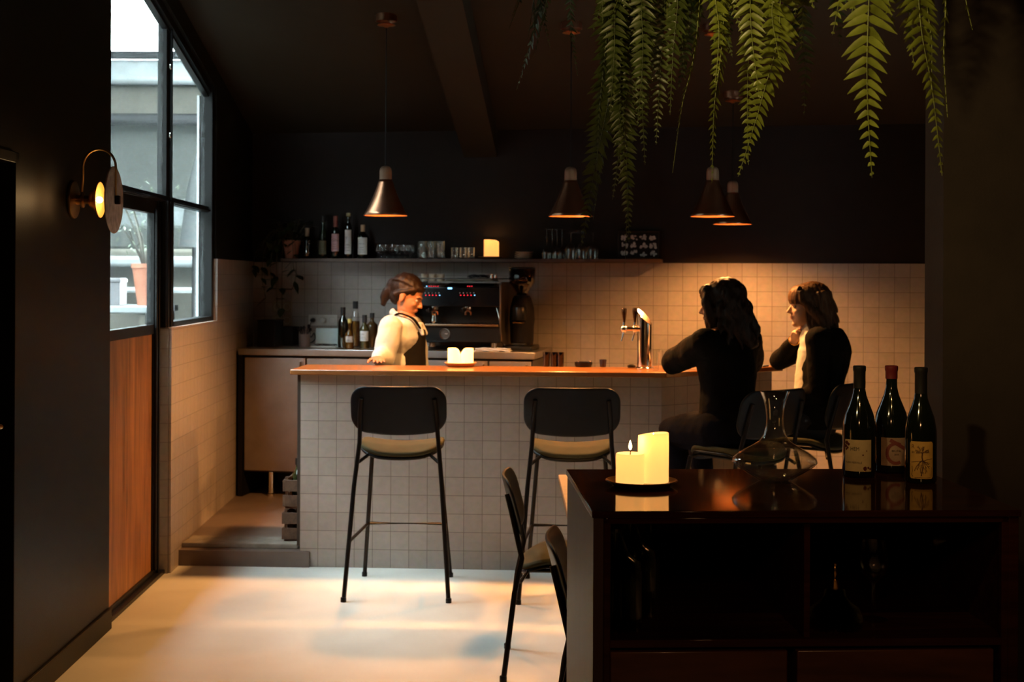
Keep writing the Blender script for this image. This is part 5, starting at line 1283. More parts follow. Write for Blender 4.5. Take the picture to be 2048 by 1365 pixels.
tag(obj('shot_cup', M().lathe([(0,0),(0.016,0),(0.017,0.003),(0.021,0.043),(0.019,0.043),(0.015,0.006),(0,0.005)], n=28), mat('dark_blue_cup', (0.03,0.03,0.06), 0.3), loc=on_bar(1206, 734.5)), 'small dark blue cup on the rear edge of the bar', 'cup')
tag(obj('drain_dish', M().lathe([(0,0),(0.022,0),(0.024,0.012),(0.012,0.018),(0,0.018)], n=24), BLACKP, loc=on_bar(1263, 735.8)), 'small black dome beside the foot of the beer tower', 'dish')
tag(obj('tall_glass', M().lathe([(0,0),(0.020,0),(0.022,0.004),(0.026,0.115),(0.0248,0.115),(0.0205,0.012),(0,0.010)], n=32), GLASS, loc=on_bar(1310, 741), sm=60), 'clear tall glass on the bar between the beer tower and the black sleeve', 'glass')
tag(obj('water_glass', M().lathe([(0,0),(0.024,0),(0.026,0.004),(0.031,0.10),(0.0298,0.10),(0.0248,0.012),(0,0.010)], n=32), GLASS, loc=on_bar(1334, 737), sm=60), 'clear glass on the bar behind the black sleeve', 'glass')

# ---------------------------------------------------------------- crates behind the bar end
cy = LFT.y + 0.14
def crate(z, lab, dx):
    t = thing('wooden_crate', lab, 'crate', (LFT.x + 0.085 + dx, LFT.y + 0.275, z), -0.057, 'wooden crates stacked behind the bar end')
    for s in (-1, 1):
        for k_ in range(2):
            obj('slat', M().box(s*0.19-0.006, s*0.19+0.006, -0.14, 0.14, 0.012+k_*0.085, 0.075+k_*0.085), CRATEW, t, bev=0.002)
            obj('slat', M().box(-0.184, 0.184, s*0.134-0.006, s*0.134+0.006, 0.012+k_*0.085, 0.075+k_*0.085), CRATEW, t, bev=0.002)
    obj('bottom', M().box(-0.184, 0.184, -0.128, 0.128, 0.0, 0.012), CRATEW, t)
    for sx_ in (-1, 1):
        for sy_ in (-1, 1): obj('corner_post', M().box(sx_*0.176-0.008, sx_*0.176+0.008, sy_*0.120-0.008, sy_*0.120+0.008, 0.012, 0.178), CRATEW, t)
    return t
crate(0.1105, 'weathered wooden crate standing on the platform, lower of two', -0.004)
crate(0.2925, 'weathered wooden crate on top of the other crate, holding a bottle', 0.0)
bottle('crate_bottle', 'dark green bottle poking out of the upper wooden crate', (LFT.x+0.085-0.13, LFT.y+0.275-0.04, 0.305), 0.26, 0.036, 0.0145, glass=mat('green_bottle2', (0.02,0.03,0.01), 0.1), sh=0.6)

# ---------------------------------------------------------------- sconce on the left wall
sw = P(150, 399, 5.80); sy_ = 5.80; sz_ = P(205, 400, 5.80).z
wx = (LW @ Vector((0, (sy_-7.6), 0))).x
sn = thing('wall_sconce', 'brass wall lamp with a hoop arm and pale disc before its bulb', 'wall lamp', (wx, sy_, sz_), 0.0185)
RX = Matrix.Rotation(PI/2, 4, 'Y')
def on_ax(m_pts, x0, n=40): return M().lathe([(r, z) for r, z in m_pts], n=n, mt=Matrix.Translation((x0, 0, 0)) @ RX)
obj('wall_plate', on_ax([(0,0),(0.074,0),(0.078,0.006),(0.076,0.014),(0.03,0.020),(0,0.020)], 0.0), BRASS, sn, sm=50)
obj('stem', on_ax([(0.020,0),(0.020,0.02),(0.033,0.024),(0.033,0.030),(0.018,0.034),(0.018,0.055),(0.030,0.060)], 0.018), BRASS, sn, sm=50)
obj('reflector', on_ax([(0.028,0.0),(0.036,0.012),(0.050,0.026),(0.072,0.040),(0.073,0.041),(0.071,0.0415)], 0.075), mat('warm_brass_inside', (0.80,0.48,0.16), 0.35, 0.9), sn, solid=0.0015)
obj('bulb', M().ball((0.112, 0, 0), (0.014, 0.013, 0.013), 16), glow_mat('bulb_glow', (1.0,0.66,0.30), 40.0), sn)
obj('lamp_holder', on_ax([(0,0),(0.013,0),(0.013,0.03),(0,0.03)], 0.072), BLACKP, sn)
obj('disc', on_ax([(0,0.0),(0.130,0.0),(0.137,0.003),(0.137,0.008),(0.130,0.011),(0,0.011)], 0.165, 64), mat('speckled_porcelain', (0.40,0.33,0.29), 0.6, var=0.35, vscale=30), sn, bev=0.001)
hoop = [(0.042, 0, 0.02), (0.045, 0, 0.10)] + [(0.045+0.0665*(1-math.cos(a)), 0, 0.135+0.072*math.sin(a)) for a in [PI*i/14 for i in range(0, 15)]] + [(0.178, 0, 0.06), (0.180, 0, 0.0)]
obj('hoop_arm', M().tube(hoop, 0.0052, 12), BRASS, sn)
obj('disc_clip', M().box(0.176, 0.196, -0.012, 0.012, -0.018, 0.018), BLACKM, sn, bev=0.003)
lamp('sconce_bulb_light', (sn.location.x + 0.128, sy_, sz_), 3.2, (1.0,0.62,0.26), 0.012)
# ---------------------------------------------------------------- people
def remesh(name, m, mt, parent, vox, smooth=3, disp=None, fac=0.5):
    """fuse overlapping closed pieces into one continuous skin"""
    me = bpy.data.meshes.new('tmp'); me.from_pydata([tuple(a) for a in m.v], [], m.f); me.update()
    b = bmesh.new(); b.from_mesh(me); bmesh.ops.recalc_face_normals(b, faces=b.faces); b.to_mesh(me); b.free()
    o = bpy.data.objects.new('tmp', me); C.objects.link(o)
    k = o.modifiers.new('r', 'REMESH'); k.mode = 'VOXEL'; k.voxel_size = vox
    s = o.modifiers.new('s', 'SMOOTH'); s.iterations = smooth; s.factor = fac
    dg = bpy.context.evaluated_depsgraph_get(); dg.update()
    me2 = bpy.data.meshes.new_from_object(o.evaluated_get(dg))
    bpy.data.objects.remove(o); bpy.data.meshes.remove(me)
    me2.name = name
    if disp:
        ns = [v.normal.copy() for v in me2.vertices]
        for v, n in zip(me2.vertices, ns): v.co += n*disp(v.co, n)
    uvs(me2); fin(me2, 80); me2.materials.clear(); me2.materials.append(mt)
    r = bpy.data.objects.new(name, me2); C.objects.link(r); r.parent = parent
    return r
def frame(fwd, up):
    f = Vector(fwd).normalized(); u = Vector(up) - f*f.dot(Vector(up)); u.normalize(); l = u.cross(f)
    return Matrix((f, l, u)).transposed().to_4x4()
def head_pts(m, c, R, s=1.0):
    mt = Matrix.Translation(c) @ R @ Matrix.Scale(s, 4)
    def e(p, r, n=20): m.ball(p, r, n, mt)
    e((-0.014,0,0.036),(0.096,0.076,0.086),28); e((0.032,0,-0.022),(0.060,0.060,0.080),24); e((0.030,0,-0.070),(0.058,0.050,0.036),20)
    e((0.066,0,-0.093),(0.024,0.024,0.019)); e((0.073,0,0.022),(0.020,0.046,0.014)); e((0.060,0.031,-0.024),(0.026,0.024,0.022)); e((0.060,-0.031,-0.024),(0.026,0.024,0.022))
    m.tube([mt @ Vector(p) for p in ((0.080,0,0.018),(0.096,0,-0.004),(0.109,0,-0.025))], [0.008*s,0.0085*s,0.0105*s], 10); e((0.109,0,-0.026),(0.0105,0.0105,0.0095),12)
    for y in (-1,1): e((0.098,0.0095*y,-0.030),(0.010,0.0075,0.007),10); e((-0.006,0.079*y,-0.012),(0.017,0.008,0.031),14); e((-0.012,0.084*y,-0.002),(0.014,0.006,0.022),12)
    e((0.087,0,-0.052),(0.011,0.023,0.0055),12); e((0.085,0,-0.063),(0.011,0.020,0.006),12); e((0.086,0,-0.042),(0.008,0.018,0.006),12)
    return mt
def eyes(parent, mt, lid_open=True):
    for y in (-1, 1):
        o = obj('eye', M().ball((0.0745, 0.031*y, 0.001), 0.0105, 14, mt), mat('eye_white', (0.30,0.24,0.20), 0.4), parent)
        obj('iris', M().ball((0.0828, 0.031*y, 0.000), (0.0035,0.0048,0.0048), 12, mt), mat('iris_dark', (0.03,0.018,0.01), 0.2), o)
    for y in (-1, 1): obj('eyebrow', M().tube([mt @ Vector(p) for p in ((0.090,0.012*y,0.020),(0.088,0.030*y,0.026),(0.074,0.050*y,0.021))], [0.0026,0.0032,0.0018], 8), mat('brow_hair', (0.05,0.025,0.012), 0.7), parent)
    obj('lips', M().ball((0.0925,0,-0.0535),(0.0062,0.021,0.0042),14,mt).ball((0.0905,0,-0.0615),(0.0062,0.018,0.0048),14,mt), mat('lips', (0.42,0.15,0.11), 0.45), parent)
def hand(m, w, d, nrm, side, curl=0.5, s=1.0, spread=0.06, thumb=0.5):
    """w wrist, d wrist->fingers, nrm palm direction, side +1/-1: which way the thumb lies along d x nrm"""
    d = Vector(d).normalized(); nrm = Vector(nrm); nrm = (nrm - d*d.dot(nrm)).normalized(); l = d.cross(nrm)*side
    w = Vector(w)
    m.tube([w - d*0.012*s, w + d*0.02*s, w + d*0.055*s, w + d*0.088*s], None or [1]*4, 16, ab=[(0.026*s,0.019*s),(0.032*s,0.017*s),(0.041*s,0.015*s),(0.039*s,0.011*s)], side=l)
    m.ball(w - d*0.005*s, 0.021*s, 12)
    for k, (o_, ln, r, st) in enumerate(((0.029,0.074,0.0086,0.088),(0.010,0.082,0.0088,0.092),(-0.010,0.077,0.0084,0.089),(-0.028,0.060,0.0074,0.080))):
        p = w + d*st*s*0.93 + l*o_*s; dirv = (d + l*(o_*spread/0.02)).normalized(); a = 0.0; pts = [p - dirv*0.012*s, p]
        for seg, fr in ((0, 0.46), (1, 0.30), (2, 0.24)):
            a += curl*(0.55 + 0.12*k)*(0.8, 1.0, 0.7)[seg]
            p = p + (dirv*math.cos(a) + nrm*math.sin(a))*ln*fr*s; pts.append(p)
        m.tube(pts, [r*s, r*s*1.04, r*s, r*0.92*s, r*0.78*s], 10); m.ball(pts[-1], r*0.78*s, 10)
        for q_ in pts[2:4]: m.ball(q_, r*1.04*s, 10)
    p = w + d*0.022*s + l*0.026*s; t1 = (d*0.62 + l*0.70 + nrm*0.25*thumb).normalized(); t2 = (d*0.88 + l*0.30 + nrm*0.6*thumb).normalized()
    m.tube([p - t1*0.015*s, p + t1*0.028*s, p + t1*0.040*s + t2*0.020*s, p + t1*0.040*s + t2*0.046*s], [0.0135*s,0.0115*s,0.0098*s,0.0078*s], 10); m.ball(p + t1*0.040*s + t2*0.046*s, 0.0078*s, 10)
def torso(m, pel, mid, chest, neck, side, g=1.0, fat=0.0):
    pts = smooth_path([pel, (Vector(pel)+Vector(mid))/2, mid, (Vector(mid)+Vector(chest))/2, chest, Vector(chest).lerp(Vector(neck), 0.55), neck], 3)
    ab = [(0.155,0.115),(0.150,0.108),(0.130,0.098),(0.140,0.105),(0.158,0.108),(0.145,0.085),(0.058,0.056)]
    A = interp([a*g+fat for a, b in ab], 3); B = interp([b*g+fat for a, b in ab], 3)
    m.tube(pts, None or [1]*len(pts), 24, ab=list(zip(A, B)), side=side)
def folds(amp, sc_=14, st=(1,1,1)):
    def f(co, n):
        q = Vector((co.x*sc_*st[0], co.y*sc_*st[1], co.z*sc_*st[2]))
        return amp*(noise.noise(q) + 0.5*abs(noise.noise(q*2.3)))
    return f
def strands(amp, sc_=60, squash=0.12, ang=0.0):
    def f(co, n):
        q = Vector((co.x*sc_, co.y*sc_, (co.z + 0.3*math.sin(co.z*30+co.x*20)*0.03)*sc_*squash))
        return amp*noise.noise(q) + amp*0.8*noise.noise(q*0.35)
    return f
def hairmat(name, c, rough=0.45):
    return mat(name, c, rough, var=0.35, vscale=30, stretch=(4,4,0.7), bump=0.35, bscale=60, spec=0.25)

# --- person in the black sweater, seen from behind, head turned to the left
def V(u, v, Y): return P(u, v, Y)
p1 = thing('person', 'seated person in a black sweater with dark wavy hair, elbow on the bar', 'person', (1.12, 7.10, 0))
P1 = Matrix.Translation((-1.12, -7.10, 0))
F = Vector((-0.70, 0.71, 0)); S1 = Vector((0.71, 0.70, 0))     # facing the angled bar; S1 = their right
seat = Vector((1.10, 7.13, 0.83))
pel = seat; mid = seat + Vector((-0.015,0.02,0.19)); chest = Vector((1.085, 7.17, 1.205)); neck = Vector((1.075, 7.17, 1.345)); hc = Vector((1.055, 7.17, 1.452))
shL = chest - S1*0.175 + Vector((0,0,0.06)); shR = chest + S1*0.175 + Vector((0,0,0.06))
hd = frame((-0.93, 0.36, -0.10), (0,0,1))
elL = Vector((V(1345, 715, 7.45).x, 7.45, 1.15)); wrL = Vector((1.00, 7.68, 1.17))
elR = Vector((1.27, 7.52, 1.15)); wrR = Vector((1.05, 7.84, 1.145))
hipL = pel - S1*0.115; hipR = pel + S1*0.10
knL = Vector((0.835, 7.345, 0.80)); anL = Vector((0.90, 7.30, 0.40)); knR = Vector((0.98, 7.50, 0.80)); anR = Vector((1.02, 7.44, 0.40))
m = M(); torso(m, pel, mid, chest, neck, S1, 0.95)
m.limb([neck - Vector((0,0,0.03)), (neck+hc)/2, hc + Vector((0,0,-0.03))], [0.056, 0.050, 0.050])
mt1 = head_pts(m, hc, hd)
for sh, el, wr in ((shL, elL, wrL), (shR, elR, wrR)): m.limb([sh, sh.lerp(el, 0.5), el], [0.050, 0.046, 0.038]); m.limb([el, el.lerp(wr, 0.35), wr], [0.038, 0.037, 0.025])
for hp_, kn, an in ((hipL, knL, anL), (hipR, knR, anR)): m.limb([hp_, hp_.lerp(kn, 0.5), kn], [0.088, 0.078, 0.056]); m.limb([kn, kn.lerp(an, 0.35), an], [0.055, 0.053, 0.034]); m.limb([an, an + Vector((-0.05,0.05,-0.06)), an + Vector((-0.12,0.12,-0.075))], [0.034, 0.034, 0.026])
hand(m, wrL, Vector((-0.35,0.55,0.45)), (0.6,0.3,-0.5), 1, 0.5, 0.95)
hand(m, wrR, Vector((-0.8,0.45,0.02)), (0,0,-1), -1, 0.45, 0.95)
m.xf(P1); remesh('body', m, SKIN, p1, 0.0048, 3)
eyes(p1, P1 @ mt1)
BLK = mat('black_knit', (0.0035,0.003,0.003), 0.9, spec=0.12, bump=0.3, bscale=250)
m = M(); torso(m, pel + Vector((0,0,-0.03)), mid, chest, neck + Vector((0,0,-0.015)), S1, 1.0, 0.028)
m.ball(shL, 0.072, 20); m.ball(shR, 0.072, 20)
for sh, el, wr in ((shL, elL, wrL), (shR, elR, wrR)): m.limb([sh, sh.lerp(el, 0.5), el], [0.074, 0.070, 0.064], 18); m.limb([el, el.lerp(wr, 0.5), wr - (wr-el)*0.06], [0.064, 0.060, 0.040], 18)
m.xf(P1); remesh('sweater', m, BLK, p1, 0.008, 4, folds(0.009, 11))
DEN = mat('dark_denim', (0.003,0.003,0.006), 0.95, spec=0.08, bump=0.3, bscale=300)
m = M(); m.tube([pel+Vector((0,0,0.06)), pel, pel + Vector((0,0,-0.06))], [1]*3, 20, ab=[(0.170,0.130),(0.195,0.150),(0.185,0.135)], side=S1)
for hp_, kn, an in ((hipL, knL, anL), (hipR, knR, anR)): m.limb([hp_, hp_.lerp(kn, 0.5), kn], [0.112, 0.100, 0.074], 18); m.limb([kn, kn.lerp(an, 0.4), an.lerp(kn, 0.12)], [0.067, 0.062, 0.046], 18)
m.xf(P1); remesh('trousers', m, DEN, p1, 0.009, 4, folds(0.006, 13))
m = M()
for an in (anL, anR): m.limb([an + Vector((0.02,-0.02,-0.03)), an + Vector((-0.04,0.04,-0.075)), an + Vector((-0.15,0.15,-0.085))], [0.046, 0.046, 0.036]); m.limb([an + Vector((0,0,0.02)), an + Vector((0.01,-0.01,-0.06))], [0.044,0.042])
m.xf(P1); remesh('shoes', m, mat('black_leather', (0.012,0.011,0.011), 0.4), p1, 0.006, 3)
HR1 = hairmat('dark_brown_hair', (0.016,0.008,0.004))
m = M(); H = mt1
m.ball((-0.030,0,0.050),(0.108,0.096,0.092),30,H)
m.ball((0.055,0,0.080),(0.048,0.070,0.036),20,H)
for y in (-1,1):
    m.tube([H @ Vector(p) for p in ((0.048,0.060*y,0.075),(0.052,0.082*y,0.02),(0.035,0.085*y,-0.05),(0.030,0.078*y,-0.105))],[0.030,0.028,0.030,0.024],12)
m.tube([H @ Vector(p) for p in ((-0.05,0,0.03),(-0.085,0,-0.04),(-0.105,0,-0.12),(-0.128,0.0,-0.185),(-0.150,0.0,-0.225))],[1]*5,18,ab=[(0.094,0.075),(0.100,0.062),(0.098,0.055),(0.075,0.042),(0.035,0.022)],side=hd.col[1].to_3d())
rnd = random.Random(4)
for i in range(46):
    a = rnd.uniform(0.5, 2*PI-0.5); sx_ = -0.030+0.100*math.cos(a); sy_ = 0.092*math.sin(a); z0 = rnd.uniform(-0.02, 0.09); L_ = rnd.uniform(0.12, 0.22) if math.cos(a) < 0.2 else rnd.uniform(0.10,0.15); ph = rnd.uniform(0, 6)
    pts = [H @ Vector((sx_*(1+0.05*k_) + 0.009*math.sin(ph+k_*1.3), sy_*(1+0.03*k_)+0.009*math.cos(ph+k_*1.1), z0 - L_*k_/7)) for k_ in range(8)]
    m.tube(pts, [0.007,0.011,0.012,0.012,0.012,0.011,0.009,0.004], 8)
for i in range(16):
    a = rnd.uniform(-1.2, 1.2); ph = rnd.uniform(0,6); y0 = 0.075*math.sin(a); x0 = 0.062+0.03*math.cos(a)
    pts = [H @ Vector((x0-0.035+0.028*math.sin(k_*0.5)+0.006*math.sin(ph+k_*1.5), y0*(1+0.05*k_), 0.105-0.016*k_)) for k_ in range(5)]; m.tube(pts, [0.010,0.012,0.011,0.009,0.005], 8)
m.xf(P1); remesh('hair', m, HR1, p1, 0.0055, 1, strands(0.004, 55, 0.25))

# --- person with the fringe, in profile
p2 = thing('person', 'seated person with a blonde-brown fringe in a black jacket over a white shirt', 'person', (1.60, 7.57, 0))
P2 = Matrix.Translation((-1.60, -7.57, 0))
F = Vector((-0.954, 0.30, 0)); S2 = Vector((0.30, 0.954, 0))
pel = Vector((1.62, 7.56, 0.83)); mid = pel + Vector((-0.01,0.01,0.20)); chest = Vector((1.64, 7.575, 1.215)); neck = Vector((1.622, 7.575, 1.36)); hc = Vector((V(1616, 614, 7.58).x, 7.58, V(1616, 614, 7.58).z))
shL = chest - S2*0.165 + Vector((0.01,0,0.055)); shR = chest + S2*0.165 + Vector((0,0,0.055))
hd2 = frame((-0.995, 0.02, -0.02), (0,0,1))
elL = Vector((1.60, 7.40, 1.00)); wrL = Vector((1.42, 7.53, 0.925))
elR = Vector((1.485, 7.90, 1.135)); wrR = Vector((1.530, 7.69, 1.262))
hipL = pel - S2*0.085; hipR = pel + S2*0.085
knL = Vector((1.25, 7.78, 0.82)); anL = Vector((1.33, 7.70, 0.42)); knR = Vector((1.36, 7.93, 0.82)); anR = Vector((1.45, 7.86, 0.42))
m = M(); torso(m, pel, mid, chest, neck, S2, 0.90)
m.limb([neck - Vector((0,0,0.03)), (neck+hc)/2 + Vector((0.008,0,0)), hc + Vector((0.01,0,-0.03))], [0.052, 0.046, 0.046])
mt2 = head_pts(m, hc, hd2, 0.97)
for sh, el, wr in ((shL, elL, wrL), (shR, elR, wrR)): m.limb([sh, sh.lerp(el, 0.5), el], [0.046, 0.042, 0.034]); m.limb([el, el.lerp(wr, 0.35), wr], [0.034, 0.033, 0.022])
for hp_, kn, an in ((hipL, knL, anL), (hipR, knR, anR)): m.limb([hp_, hp_.lerp(kn, 0.5), kn], [0.085, 0.075, 0.054]); m.limb([kn, kn.lerp(an, 0.35), an], [0.053, 0.050, 0.032]); m.limb([an, an + Vector((-0.05,0.04,-0.06)), an + Vector((-0.13,0.09,-0.075))], [0.032, 0.032, 0.025])
hand(m, wrR, (hc + Vector((-0.045,0.0,-0.09)) - wrR), (0.2,-0.9,0.1), 1, 0.55, 0.90)
hand(m, wrL, Vector((-0.8,0.45,0.0)), (0,0,-1), 1, 0.45, 0.92)
m.xf(P2); remesh('body', m, mat('fair_skin', (0.62,0.36,0.24), 0.48, var=0.05), p2, 0.0042, 3)
eyes(p2, P2 @ mt2)
m = M(); torso(m, pel, mid, chest, neck + Vector((-0.012,0,-0.02)), S2, 0.90, 0.014)
m.limb([neck + Vector((-0.01,0,-0.045)), neck + Vector((-0.015,0,-0.015))], [0.068, 0.060], 18)
m.xf(P2); remesh('white_shirt', m, mat('white_cotton', (0.66,0.60,0.54), 0.85, bump=0.2, bscale=200), p2, 0.007, 3, folds(0.004, 20))
BLJ = mat('black_jacket', (0.003,0.0028,0.0028), 0.9, spec=0.12, bump=0.25, bscale=200)
m = M()
cs = Vector((0.022, -0.016, 0))
torso(m, pel + cs + Vector((0,0,-0.03)), mid + cs*1.4, chest + cs*1.5, neck + cs*1.6 + Vector((0.012,0,-0.035)), S2, 0.96, 0.026)
m.ball(shL, 0.070, 20); m.ball(shR, 0.070, 20)
for s_ in (1,):
    m.tube([pel + F*0.065 + S2*0.10*s_ + Vector((0,0,0.0)), mid + F*0.060 + S2*0.095*s_, chest + F*0.045 + S2*0.095*s_, chest.lerp(neck, 0.7) + S2*0.062*s_ + F*0.03, neck + S2*0.052*s_ - F*0.02], [0.042,0.040,0.038,0.026,0.018], 14)
for sh, el, wr in ((shL, elL, wrL), (shR, elR, wrR)):
    m.limb([sh, sh.lerp(el, 0.5), el], [0.068, 0.060, 0.052], 18)
m.limb([elL, elL.lerp(wrL, 0.5), wrL - (wrL-elL)*0.12], [0.052, 0.046, 0.036], 18)
m.limb([elR, elR.lerp(wrR, 0.80)], [0.052, 0.034], 18)
m.xf(P2); remesh('jacket', m, BLJ, p2, 0.007, 4, folds(0.006, 12))
m = M(); m.tube([pel+Vector((0,0,0.06)), pel, pel + Vector((0,0,-0.06))], [1]*3, 20, ab=[(0.155,0.115),(0.165,0.12),(0.13,0.10)], side=S2)
for hp_, kn, an in ((hipL, knL, anL), (hipR, knR, anR)): m.limb([hp_, hp_.lerp(kn, 0.5), kn], [0.095, 0.085, 0.065], 18); m.limb([kn, kn.lerp(an, 0.4), an.lerp(kn, 0.12)], [0.064, 0.058, 0.044], 18)
m.xf(P2); remesh('trousers', m, mat('black_trousers', (0.010,0.010,0.012), 0.85), p2, 0.009, 4, folds(0.005, 13))
m = M()
for an in (anL, anR): m.limb([an + Vector((0.02,-0.02,-0.03)), an + Vector((-0.05,0.035,-0.075)), an + Vector((-0.16,0.11,-0.085))], [0.044, 0.044, 0.034]); m.limb([an + Vector((0,0,0.02)), an + Vector((0.01,-0.01,-0.06))], [0.042,0.040])
m.xf(P2); remesh('shoes', m, mat('black_leather', (0.012,0.011,0.011), 0.4), p2, 0.006, 3)
m = M(); c_ = elL.lerp(wrL, 0.0)
wbr = wrR + (elR-wrR)*0.06; dd = (elR-wrR).normalized(); xx = dd.cross(Vector((0,0,1))).normalized(); yy = dd.cross(xx)
obj('bracelet', M().tube([wbr + xx*0.029*math.cos(a_) + yy*0.029*math.sin(a_) for a_ in [2*PI*i/24 for i in range(24)]], 0.0028, 8, closed=True).xf(P2), mat('gold', (0.85,0.52,0.15), 0.2, 1.0), p2)
HR2 = hairmat('blonde_brown_hair', (0.075,0.036,0.014))
m = M(); H = mt2
m.ball((-0.028,0,0.048),(0.106,0.090,0.092),30,H)
m.ball((0.052,0,0.072),(0.050,0.070,0.040),20,H); m.ball((0.078,0,0.045),(0.022,0.058,0.030),18,H); m.ball((0.012,0,0.060),(0.088,0.088,0.070),24,H)
for y in (-1,1):
    m.tube([H @ Vector(p) for p in ((0.055,0.060*y,0.085),(0.045,0.080*y,0.035),(0.008,0.090*y,-0.005),(-0.040,0.092*y,-0.05),(-0.065,0.085*y,-0.11))],[0.024,0.018,0.022,0.030,0.026],12)
m.tube([H @ Vector(p) for p in ((-0.045,0,0.06),(-0.080,0,0.0),(-0.088,0,-0.05),(-0.092,0,-0.09),(-0.106,0,-0.122))],[1]*5,18,ab=[(0.088,0.070),(0.092,0.058),(0.086,0.050),(0.075,0.044),(0.060,0.020)],side=hd2.col[1].to_3d())
rnd = random.Random(9)
for i in range(44):
    a = rnd.uniform(0.9, 2*PI-0.9); sx_ = -0.028+0.100*math.cos(a); sy_ = 0.090*math.sin(a); z0 = rnd.uniform(0.0, 0.09); L_ = rnd.uniform(0.12, 0.20); ph = rnd.uniform(0, 6)
    pts = [H @ Vector((sx_ - 0.004*k_ - 0.012*(k_/7)**2*(1 if math.cos(a) < 0 else 0) + 0.003*math.sin(ph+k_), sy_*(1+0.01*k_)+0.003*math.cos(ph+k_), z0 - L_*k_/7)) for k_ in range(8)]
    m.tube(pts, [0.006,0.009,0.010,0.010,0.010,0.009,0.007,0.003], 8)
for i in range(22):
    y0 = -0.060+0.120*i/21; k0 = 1-(y0/0.075)**2
    pts = [H @ Vector((0.030+0.058*math.sqrt(max(0.05,k0))*math.sin(0.25+k_*0.36)+0.014, y0*(1+0.03*k_), 0.116-0.014*k_-0.0012*k_*k_)) for k_ in range(6)]; m.tube(pts, [0.006,0.008,0.008,0.007,0.006,0.003], 8)
m.xf(P2); remesh('hair', m, HR2, p2, 0.005, 1, strands(0.003, 70, 0.10))

# --- person behind the bar
Yb = 8.62; xb = V(797, 650, Yb).x
p3 = thing('person', 'standing person in a white shirt and black apron working behind the bar', 'person', (xb, Yb, 0.11))
P3 = Matrix.Translation((-xb, -Yb, -0.11))
F = Vector((0.985, -0.17, 0)); S3 = Vector((-0.17, -0.985, 0))    # facing right and towards the bar; S3 = their right (near) side
pel = Vector((V(800, 780, Yb).x, Yb+0.02, 0.98)); mid = pel + Vector((0.01,0,0.16)); chest = Vector((V(806, 672, Yb).x, Yb, 1.245)); neck = Vector((V(812, 634, Yb).x, Yb, 1.375)); hc = Vector((V(815, 593, Yb).x, Yb-0.01, V(815, 593, Yb).z))
shR = chest + S3*0.170 + Vector((-0.035,0,0.045)); shL = chest - S3*0.165 + Vector((0.02,0,0.045))
hd3 = frame((0.90, -0.22, -0.42), (0.2,0,1))
elR = Vector((V(768, 700, Yb-0.22).x, Yb-0.20, 1.115)); wrR = Vector((V(757, 727, 8.28).x, 8.255, 1.118))
elL = Vector((shL.x+0.03, shL.y+0.03, 1.02)); wrL = Vector((shL.x+0.13, shL.y-0.05, 0.86))
hipR = pel + S3*0.09; hipL = pel - S3*0.09
knR = Vector((hipR.x, hipR.y, 0.58)); anR = Vector((hipR.x-0.02, hipR.y, 0.19)); knL = Vector((hipL.x+0.02, hipL.y, 0.58)); anL = Vector((hipL.x+0.04, hipL.y, 0.19))
m = M(); torso(m, pel, mid, chest, neck, S3, 0.90)
m.limb([neck - Vector((0,0,0.03)), (neck+hc)/2 + Vector((-0.012,0,-0.005)), hc + Vector((-0.02,0,-0.03))], [0.052, 0.046, 0.046])
mt3 = head_pts(m, hc, hd3, 0.98)
for sh, el, wr in ((shL, elL, wrL), (shR, elR, wrR)): m.limb([sh, sh.lerp(el, 0.5), el], [0.047, 0.043, 0.036]); m.limb([el, el.lerp(wr, 0.35), wr], [0.036, 0.035, 0.023])
for hp_, kn, an in ((hipL, knL, anL), (hipR, knR, anR)): m.limb([hp_, hp_.lerp(kn, 0.5), kn], [0.090, 0.078, 0.055]); m.limb([kn, kn.lerp(an, 0.35), an], [0.055, 0.053, 0.034]); m.limb([an, an + F*0.06 + Vector((0,0,-0.035)), an + F*0.15 + Vector((0,0,-0.05))], [0.036, 0.034, 0.026])
hand(m, wrR, Vector((0.15,-1.0,-0.06)), (0,0,-1), -1, 0.12, 0.92)
hand(m, wrL, Vector((0.5,-0.2,-0.8)), (0,-1,0.1), 1, 0.5, 0.92)
m.xf(P3); remesh('body', m, mat('warm_skin', (0.34,0.14,0.07), 0.48, var=0.05), p3, 0.0045, 3)
eyes(p3, P3 @ mt3)
m = M(); torso(m, pel + Vector((0,0,-0.02)), mid, chest, neck + Vector((0,0,-0.02)), S3, 0.92, 0.018)
m.ball(shL, 0.066, 20); m.ball(shR, 0.070, 20)
for sh, el, wr in ((shL, elL, wrL), (shR, elR, wrR)): m.limb([sh, sh.lerp(el, 0.5), el], [0.070, 0.072, 0.068], 18); m.limb([el, el.lerp(wr, 0.5), wr - (wr-el)*0.08], [0.066, 0.058, 0.036], 18)
m.xf(P3); remesh('white_shirt', m, mat('white_shirt_cotton', (0.42,0.405,0.385), 0.85, bump=0.2, bscale=200), p3, 0.007, 4, folds(0.007, 12))
m = M(); nk = neck + Vector((0,0,-0.03))
m.tube([nk + (S3*math.cos(a_)*0.082 + F*math.sin(a_)*0.085) + Vector((0,0,-0.045*math.sin(a_)-0.012)) for a_ in [2*PI*i/24 for i in range(24)]], [1]*24, 12, ab=[(0.016,0.024)]*24, closed=True)
m.limb([nk + F*0.085 + Vector((0,0,-0.05)) + S3*0.03, nk + F*0.115 + Vector((0,0,-0.10)) + S3*0.045], [0.022, 0.012]); m.limb([nk + F*0.085 + Vector((0,0,-0.05)) - S3*0.03, nk + F*0.115 + Vector((0,0,-0.10)) - S3*0.045], [0.022, 0.012])
m.xf(P3); remesh('collar', m, mat('white_shirt_cotton', (0.42,0.405,0.385), 0.85), p3, 0.006, 2)
APR = mat('black_apron', (0.005,0.004,0.0035), 0.9, spec=0.12, bump=0.2, bscale=150)
m = M()
